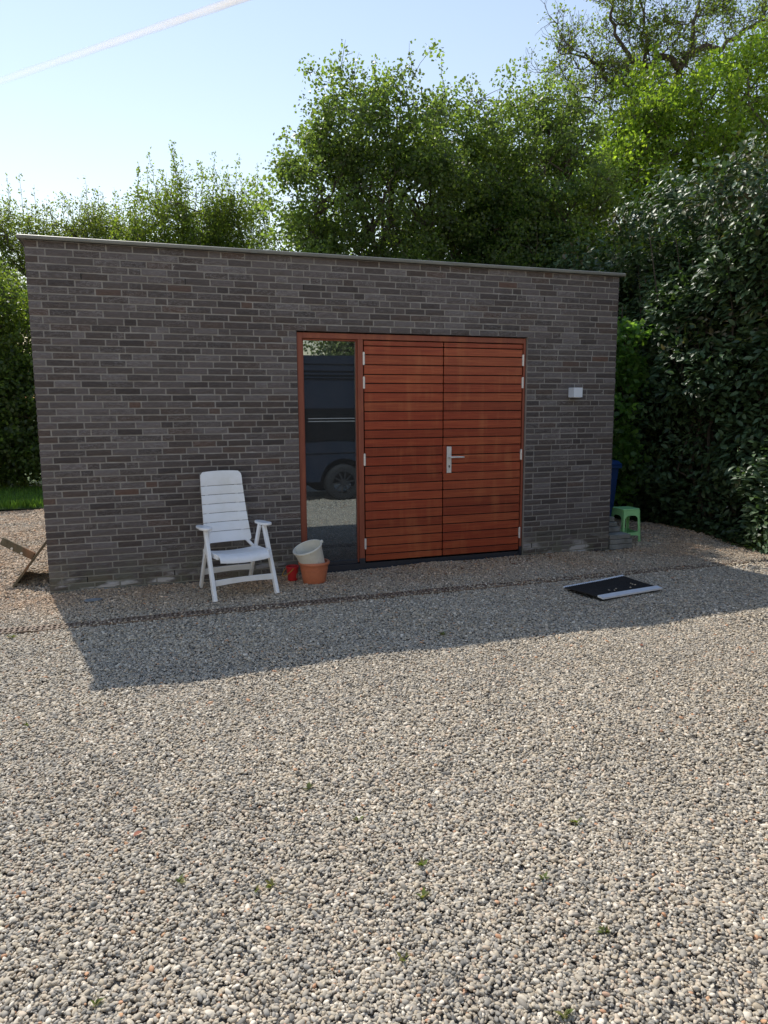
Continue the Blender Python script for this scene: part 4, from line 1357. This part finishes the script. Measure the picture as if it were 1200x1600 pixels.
# the 300 leaves that show largest become single parts
cp3 = cpos
dv = P-cp3; fz = dv@np.array(_f); px = np.abs(dv@np.array(_r2)/fz); py = dv@np.array(_u2)/fz
vis = (px < 0.53) & (np.abs(py) < 0.7) & (P[:, 0] < face_x(P[:, 1], P[:, 2])+0.02)
score = np.where(vis, L/fz, -1)
sel = np.argsort(-score)[:300]
mask = np.ones(nL, bool); mask[sel] = False
V, F = laurel_shape(P[mask]-hb, Nn[mask], D[mask], L[mask], L[mask]*0.25)
fo = np_mesh('foliage', V, F, M['laurel'], hedge, np.repeat(colz[mask], 8, 0), smooth=True); fo['kind'] = 'stuff'
one = np.zeros((1, 3))
V1, F1 = laurel_shape(one, np.array([[0,0,1.]]), np.array([[0,1.,0]]), np.array([1.0]), np.array([0.25]))
leaf_me = bpy.data.meshes.new('leaf'); leaf_me.from_pydata([tuple(v) for v in V1], [], [tuple(f) for f in F1]); leaf_me.materials.append(M['leaf_piece'])
leaf_me.polygons.foreach_set('use_smooth', [True]*len(leaf_me.polygons))
for i in sel:
    o = bpy.data.objects.new('leaf', leaf_me); COL.objects.link(o); o.parent = hedge
    d = Vector(D[i]); s = Vector(Nn[i]).cross(d).normalized(); n2 = d.cross(s)
    s = -s
    mtx = Matrix(((s.x, d.x, n2.x), (s.y, d.y, n2.y), (s.z, d.z, n2.z)))
    if mtx.determinant() < 0: mtx = Matrix(((-s.x, d.x, n2.x), (-s.y, d.y, n2.y), (-s.z, d.z, n2.z)))
    o.location = P[i]-hb; o.rotation_euler = mtx.to_euler(); o.scale = (L[i],)*3
# stems and the shaded inner mass of twigs
stm = MB()
for i in range(90):
    y = rh.uniform(-3.3, 6.8); x0 = rh.uniform(8.2, 9.0)
    b = np.array([x0, y, 0]); e = np.array([face_x(y, 2.0)+rh.uniform(0.1, 0.9), y+rh.normal(0, 0.5), rh.uniform(2.2, 4.2)])
    stm.tube(curve_pts(b, e, rh, 6, 0.1)-hb, np.linspace(0.026, 0.006, 6), 5)
stm.build('stem', M['bark'], hedge, smooth=True)['kind'] = 'stuff'
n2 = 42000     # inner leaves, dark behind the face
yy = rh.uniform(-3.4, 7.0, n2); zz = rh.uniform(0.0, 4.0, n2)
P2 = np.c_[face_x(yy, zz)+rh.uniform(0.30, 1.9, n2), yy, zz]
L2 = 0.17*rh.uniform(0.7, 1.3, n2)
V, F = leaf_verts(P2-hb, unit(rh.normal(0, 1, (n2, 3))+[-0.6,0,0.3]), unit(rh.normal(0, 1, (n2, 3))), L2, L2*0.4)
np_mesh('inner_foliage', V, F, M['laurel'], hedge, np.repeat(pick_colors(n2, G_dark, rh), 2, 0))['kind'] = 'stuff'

make_tree('hazel_bush', 'mid green leafy shrub between the garage corner and the glossy hedge', (7.55, 2.2, 0),
          [(7.45,1.95,0.95,0.38,0.4,0.7),(7.50,2.0,1.75,0.42,0.42,0.7),(7.50,2.1,2.5,0.36,0.4,0.55),(7.35,2.5,1.6,0.35,0.4,1.1)], 110, leaf=0.085, n_cl=260, per=80, cl_r=0.25,
          cols=[(0.100,0.190,0.060),(0.120,0.215,0.066),(0.140,0.235,0.070)], trunk_r=0.03, cat='shrub', ratio=0.42, droop=0.3)
# ivy ground cover at the hedge foot
n3 = 2600
yy = rh.uniform(-3.2, 3.5, n3); P3 = np.c_[7.72+0.14*np.sin(yy*2.2)+rh.exponential(0.16, n3)-0.06, yy, 0.02+np.abs(rh.normal(0, 0.06, n3))]
L3 = 0.075*rh.uniform(0.6, 1.3, n3)
V, F = leaf_verts(P3, unit(rh.normal(0, 0.5, (n3, 3))+[-0.3,0,1]), unit(rh.normal(0, 1, (n3, 3))*[1,1,0.3]), L3, L3*0.5)
tag(np_mesh('ivy', V, F, M['laurel'], None, np.repeat(pick_colors(n3, G_dark, rh), 2, 0)), 'low dark ivy creeping along the foot of the right hedge', 'ivy', kind='stuff')

# ------------------------------------------------------------------ lawn grass
ngr = 26000
xg = RNG.uniform(-6.5, 0.8, ngr); yg = YARD_Y+0.10*np.sin(xg*2.1)+0.05*np.sin(xg*5.3)+RNG.uniform(-0.03, 1, ngr)**1.2*3.4
P = np.c_[xg, yg, np.full(ngr, 0.015)]
D = unit(np.c_[RNG.normal(0, 0.35, ngr), RNG.normal(0, 0.35, ngr), np.ones(ngr)])
L = RNG.uniform(0.04, 0.10, ngr)*(1+0.9*(yg < YARD_Y+0.16))
V, F = leaf_verts(P, unit(RNG.normal(0, 1, (ngr, 3))), D, L, L*0.07)
tag(np_mesh('grass', V, F, M['grass'], None, np.repeat(pick_colors(ngr, [(0.10,0.20,0.035),(0.125,0.23,0.042),(0.15,0.26,0.05)], RNG), 2, 0)), 'short mown grass on the small lawn at the left', 'grass', kind='stuff')

# ------------------------------------------------------------------ gravel: real pebbles
def pebble_material():
    t = NT('river_pebble')
    oi = t.n('ObjectInfo').outputs['Random']
    p = t.pos()
    c = t.ramp(oi, [(0.0, (0.14,0.14,0.138)), (0.08, (0.24,0.237,0.23)), (0.2, (0.34,0.325,0.30)), (0.36, (0.40,0.37,0.32)), (0.48, (0.32,0.318,0.312)), (0.58, (0.47,0.43,0.36)),
                    (0.68, (0.41,0.36,0.29)), (0.78, (0.54,0.515,0.46)), (0.86, (0.47,0.39,0.315)), (0.93, (0.64,0.615,0.56)), (0.985, (0.74,0.71,0.66)), (0.992, (0.48,0.27,0.17)), (1.0, (0.50,0.31,0.19))])
    sep = t.n('SeparateXYZ'); t.l(p, sep.inputs[0])
    # the strip by the wall is finer and browner, with leaf litter stains
    nz = t.noise(p, 1.6, 4)
    nearw = t.math('MULTIPLY', t.math('ADD', t.math('MULTIPLY', sep.outputs['Y'], 1.0), 1.35), 0.9, True)
    st_ = t.math('MULTIPLY', nearw, t.ramp(nz, [(0.35, (0.25,)*3), (0.65, (0.85,)*3)]))
    c = t.mix(st_, c, t.mix(1.0, c, (0.98,0.76,0.60), 'MULTIPLY'))
    c = t.mix(0.35, c, t.ramp(t.noise(p, 0.7, 3), [(0.3, (0.75,0.75,0.75)), (0.7, (1.2,1.18,1.14))]), 'MULTIPLY')
    c = t.mix(0.3, c, t.ramp(t.noise(p, 130, 4), [(0.3, (0.7,)*3), (0.7, (1.25,)*3)]), 'MULTIPLY')
    c = t.mix(1.0, c, (1.15,1.06,0.93), 'MULTIPLY')
    t.base(c).set(Roughness=0.72)
    return t.m
M['pebble'] = pebble_material()
pcol = bpy.data.collections.new('pebble_shapes')
rp = np.random.default_rng(8)
for k in range(10):
    bm = bmesh.new(); bmesh.ops.create_icosphere(bm, subdivisions=2, radius=0.5)
    ph = rp.uniform(0, 6, 6); am = rp.uniform(0.04, 0.11, 3)
    for v in bm.verts:
        c = v.co.normalized()
        f_ = 1+am[0]*math.sin(3*c.x+ph[0])*math.cos(2*c.y+ph[1])+am[1]*math.sin(4*c.y+ph[2]+c.z*2)+am[2]*math.cos(3*c.z+ph[3]+2*c.x)
        e = 2.5
        v.co = v.co*f_
    me = bpy.data.meshes.new('pebble'); bm.to_mesh(me); bm.free(); me.materials.append(M['pebble'])
    me.polygons.foreach_set('use_smooth', [True]*len(me.polygons))
    o = bpy.data.objects.new('pebble_%d' % k, me); pcol.objects.link(o)

def scatter(n, x0, x1, y0, y1, rng, smin, smax):
    xs = rng.uniform(x0, x1, n); ys = rng.uniform(y0, y1, n)
    s = np.exp(rng.normal(math.log(0.5*(smin+smax)), 0.30, n)).clip(smin*0.6, smax*2.0)
    return np.c_[xs, ys], s
parts = []
def reg(x0, x1, y0, y1, dens, smin, smax):
    parts.append(scatter(int((x1-x0)*(y1-y0)*dens), x0, x1, y0, y1, rp, smin, smax))
reg(-0.6, 3.6, -6.1, -4.3, 16500, 0.0072, 0.0148)
reg(-0.8, 5.2, -4.3, -2.7, 14000, 0.0074, 0.0150)
reg(-1.0, 6.6, -2.7, -1.18, 10500, 0.0080, 0.0160)
reg(5.2, 7.6, -4.3, -2.7, 5000, 0.0105, 0.020)
reg(-1.2, 7.9, -1.18, 0.0, 9000, 0.0078, 0.0155)
reg(-2.6, 0.02, 0.0, 6.35, 3400, 0.012, 0.023)
reg(6.04, 8.0, 0.0, 3.2, 3800, 0.013, 0.024)
reg(6.6, 8.0, -2.6, -1.18, 2600, 0.014, 0.025)
reg(-3.2, -1.0, -2.7, 0.0, 1800, 0.016, 0.028)
reg(3.6, 5.4, -6.0, -4.3, 3500, 0.012, 0.022)
reg(-2.6, -0.6, -6.3, -2.7, 3500, 0.012, 0.022)
reg(-0.6, 3.0, -7.2, -6.1, 3500, 0.012, 0.022)
PP = np.concatenate([a for a, b in parts]); SS = np.concatenate([b for a, b in parts])
ok = ~((PP[:, 0] > -0.01) & (PP[:, 0] < W+0.01) & (PP[:, 1] > -0.006) & (PP[:, 1] < DEPTH))
dr_y = np.abs(PP[:, 1]+1.115)
ok &= ~((dr_y < 0.066) & (PP[:, 0] < 3.5) & (rp.random(len(PP)) > 0.05))
ok &= ~((dr_y < 0.066) & (PP[:, 0] >= 3.5) & (rp.random(len(PP)) > 0.22))
ok &= ~((np.hypot(PP[:, 0]-2.378, PP[:, 1]+0.405) < 0.10) | (np.hypot(PP[:, 0]-2.2, PP[:, 1]+0.235) < 0.045))
ok &= ~((PP[:, 0] > 6.04) & (PP[:, 0] < 6.36) & (PP[:, 1] > -0.02) & (PP[:, 1] < 0.62))
ea, eb = np.array(BL-TL)[:2], np.array(TR-TL)[:2]
rel = PP-np.array(TL)[:2]
uu = np.linalg.solve(np.c_[ea, eb], rel.T)
ok &= ~((uu[0] > 0.02) & (uu[0] < 0.98) & (uu[1] > 0.02) & (uu[1] < 0.98))
ok &= ~(np.hypot((PP[:, 0]-0.384)/0.07, (PP[:, 1]+0.411)/0.045) < 1)
ledge = YARD_Y+0.10*np.sin(PP[:, 0]*2.1)+0.05*np.sin(PP[:, 0]*5.3)
ok &= PP[:, 1] < ledge-0.02
PP, SS = PP[ok], SS[ok]
zz = hgt(PP[:, 0], PP[:, 1])+rp.uniform(-0.006, 0.006, len(PP))
in_dr = np.abs(PP[:, 1]+1.115) < 0.07
zz[in_dr] = 0.012+rp.uniform(-0.004, 0.004, int(in_dr.sum()))
PP3 = np.c_[PP, zz]
if PEB_ON_MAT:
    PP3 = np.r_[PP3, np.array([tuple(p) for p in PEB_ON_MAT])]; SS = np.r_[SS, rp.uniform(0.012, 0.022, len(PEB_ON_MAT))]
npb = len(PP3)
gm = bpy.data.meshes.new('gravel')
gm.vertices.add(npb); gm.vertices.foreach_set('co', PP3.astype(np.float32).ravel())
rot = np.c_[rp.normal(0, 0.30, npb), rp.normal(0, 0.30, npb), rp.uniform(0, 6.283, npb)]
scl = np.c_[SS*rp.uniform(1.0, 1.45, npb), SS*rp.uniform(0.72, 1.0, npb), SS*rp.uniform(0.48, 0.78, npb)]
for nm, arr, typ in (('rot', rot, 'FLOAT_VECTOR'), ('scl', scl, 'FLOAT_VECTOR')):
    at = gm.attributes.new(nm, typ, 'POINT'); at.data.foreach_set('vector', arr.astype(np.float32).ravel())
at = gm.attributes.new('pick', 'INT', 'POINT'); at.data.foreach_set('value', rp.integers(0, 10, npb).astype(np.int32))
gm.materials.append(M['pebble'])
gravel = bpy.data.objects.new('gravel', gm); COL.objects.link(gravel)
tag(gravel, 'mixed grey and beige river pebbles covering the yard', 'gravel', kind='stuff')
ng = bpy.data.node_groups.new('pebble_scatter', 'GeometryNodeTree')
ng.interface.new_socket('Geometry', in_out='INPUT', socket_type='NodeSocketGeometry')
ng.interface.new_socket('Geometry', in_out='OUTPUT', socket_type='NodeSocketGeometry')
gi = ng.nodes.new('NodeGroupInput'); go = ng.nodes.new('NodeGroupOutput')
m2p = ng.nodes.new('GeometryNodeMeshToPoints')
iop = ng.nodes.new('GeometryNodeInstanceOnPoints')
ci = ng.nodes.new('GeometryNodeCollectionInfo'); ci.inputs['Collection'].default_value = pcol
ci.inputs['Separate Children'].default_value = True; ci.inputs['Reset Children'].default_value = True
def named(nm, typ):
    a = ng.nodes.new('GeometryNodeInputNamedAttribute'); a.data_type = typ; a.inputs['Name'].default_value = nm
    return a.outputs['Attribute']
e2r = ng.nodes.new('FunctionNodeEulerToRotation')
ng.links.new(gi.outputs[0], m2p.inputs['Mesh']); ng.links.new(m2p.outputs[0], iop.inputs['Points'])
ng.links.new(ci.outputs[0], iop.inputs['Instance'])
iop.inputs['Pick Instance'].default_value = True
ng.links.new(named('pick', 'INT'), iop.inputs['Instance Index'])
ng.links.new(named('rot', 'FLOAT_VECTOR'), e2r.inputs[0]); ng.links.new(e2r.outputs[0], iop.inputs['Rotation'])
ng.links.new(named('scl', 'FLOAT_VECTOR'), iop.inputs['Scale'])
ng.links.new(iop.outputs[0], go.inputs[0])
md = gravel.modifiers.new('scatter', 'NODES'); md.node_group = ng

# ------------------------------------------------------------------ weeds and dry leaves
weeds = [(1.697,-4.902,.05),(0.903,-4.554,.05),(2.456,-4.692,.04),(1.759,-4.747,.045),(1.156,-4.685,.035),(2.138,-4.968,.04),(1.542,-5.14,.04),(2.189,-5.252,.035),(0.652,-5.031,.03),(1.889,-5.477,.035),(1.478,-4.097,.03),(1.213,-4.68,.03),(1.615,-4.406,.025),(-0.30,-1.0,.05),(-0.12,-1.28,.04),(2.05,-0.10,.05),(2.9,-2.3,.03),(0.2,-2.95,.03)]
rwd = np.random.default_rng(31)
for x, y, s in weeds:
    k = int(rwd.integers(5, 14)); s = s*rwd.uniform(0.6, 1.15)
    a = rwd.uniform(0, 6.283, k)
    D = unit(np.c_[np.cos(a), np.sin(a), rwd.uniform(0.25, 1.1, k)])
    L = s*rwd.uniform(0.6, 1.3, k)
    s *= 0.36
    V, F = leaf_verts(rwd.normal(0, s*0.25, (k, 3))*[1,1,0.0]+[0,0,0.004], unit(np.tile([0,0,1.], (k, 1))+rwd.normal(0, .2, (k, 3))), D, L, L*0.2)
    o = np_mesh('weed', V, F, M['grass'], None, np.repeat(pick_colors(k, [(0.13,0.17,0.05),(0.15,0.19,0.055),(0.20,0.19,0.08)], rwd), 2, 0))
    o.location = (x, y, float(hgt(x, y)))
    lab = {(1.697,-4.902): 'largest green weed tuft in the middle of the foreground pebbles', (2.456,-4.692): 'small weed tuft on the right side of the foreground pebbles',
           (0.903,-4.554): 'leftmost of the upper foreground weed tufts on the sunlit gravel', (-0.30,-1.0): 'yellowish weed tuft in sunlit gravel just above the left end of the drain',
           (-0.12,-1.28): 'weed tuft in sunlit gravel just below the left end of the drain', (2.05,-0.10): 'weed sprig at the wall foot between white chair and red bucket',
           (2.9,-2.3): 'weed tuft near the edge of the building shadow on the gravel', (0.2,-2.95): 'lone weed tuft on sunlit gravel below the left shadow corner',
           (0.652,-5.031): 'weed tuft nearest the lower left corner of the gravel', (1.889,-5.477): 'weed tuft at the very bottom edge of the gravel'}.get((x, y), 'tiny green weed tuft growing among the foreground pebbles')
    tag(o, lab, 'weed', 'weeds growing through the gravel')
for i, (x, y) in enumerate(((4.124,-2.985),(0.78,-4.2),(3.0,-0.25),(4.6,-0.35),(5.1,-0.22),(5.4,-0.5),(3.7,-0.55),(1.0,-0.35),(4.2,-0.75),(5.9,-0.9))):
    a = rwd.uniform(0, 6.28)
    V, F = laurel_shape(np.zeros((1,3)), np.array([[0.2,0.1,1.]]), np.array([[math.cos(a), math.sin(a), 0.15]]), np.array([0.040]), np.array([0.013]))
    o = np_mesh('dry_leaf', V, F, M['dry'], None, None)
    o.location = (x, y, float(hgt(x, y))+0.012)
    lab = {0: 'lone curled brown leaf on sunlit gravel below the black mat', 1: 'lone curled brown leaf on sunlit gravel in the left foreground',
           7: 'curled brown leaf on shaded gravel right of the white chair legs'}.get(i, 'curled red brown leaf on shaded gravel at the foot of the doors')
    tag(o, lab, 'leaf', 'fallen leaves on the gravel')
# leaf litter and bud scales blown against the threshold and wall foot
nl = 900
xl = rwd.uniform(2.9, 6.3, nl); yl = -0.02-rwd.exponential(0.17, nl)
kk_ = (yl > -1.0) & (np.sin(xl*3.1)+np.sin(xl*7.7+yl*5) > -0.5)
xl, yl = xl[kk_], yl[kk_]; nl = len(xl)
Ll = rwd.uniform(0.010, 0.030, nl)
V, F = leaf_verts(np.c_[xl, yl, hgt(xl, yl)+0.010], unit(rwd.normal(0, 0.4, (nl, 3))+[0,0,1]), unit(rwd.normal(0, 1, (nl, 3))*[1,1,0.25]), Ll, Ll*0.3)
tag(np_mesh('leaf_litter', V, F, M['grass'], None, np.repeat(pick_colors(nl, [(0.16,0.06,0.03),(0.20,0.10,0.05),(0.10,0.05,0.03),(0.24,0.15,0.08)], rwd), 2, 0)), 'brown leaf litter blown against the doors and wall foot', 'leaf litter', kind='stuff')
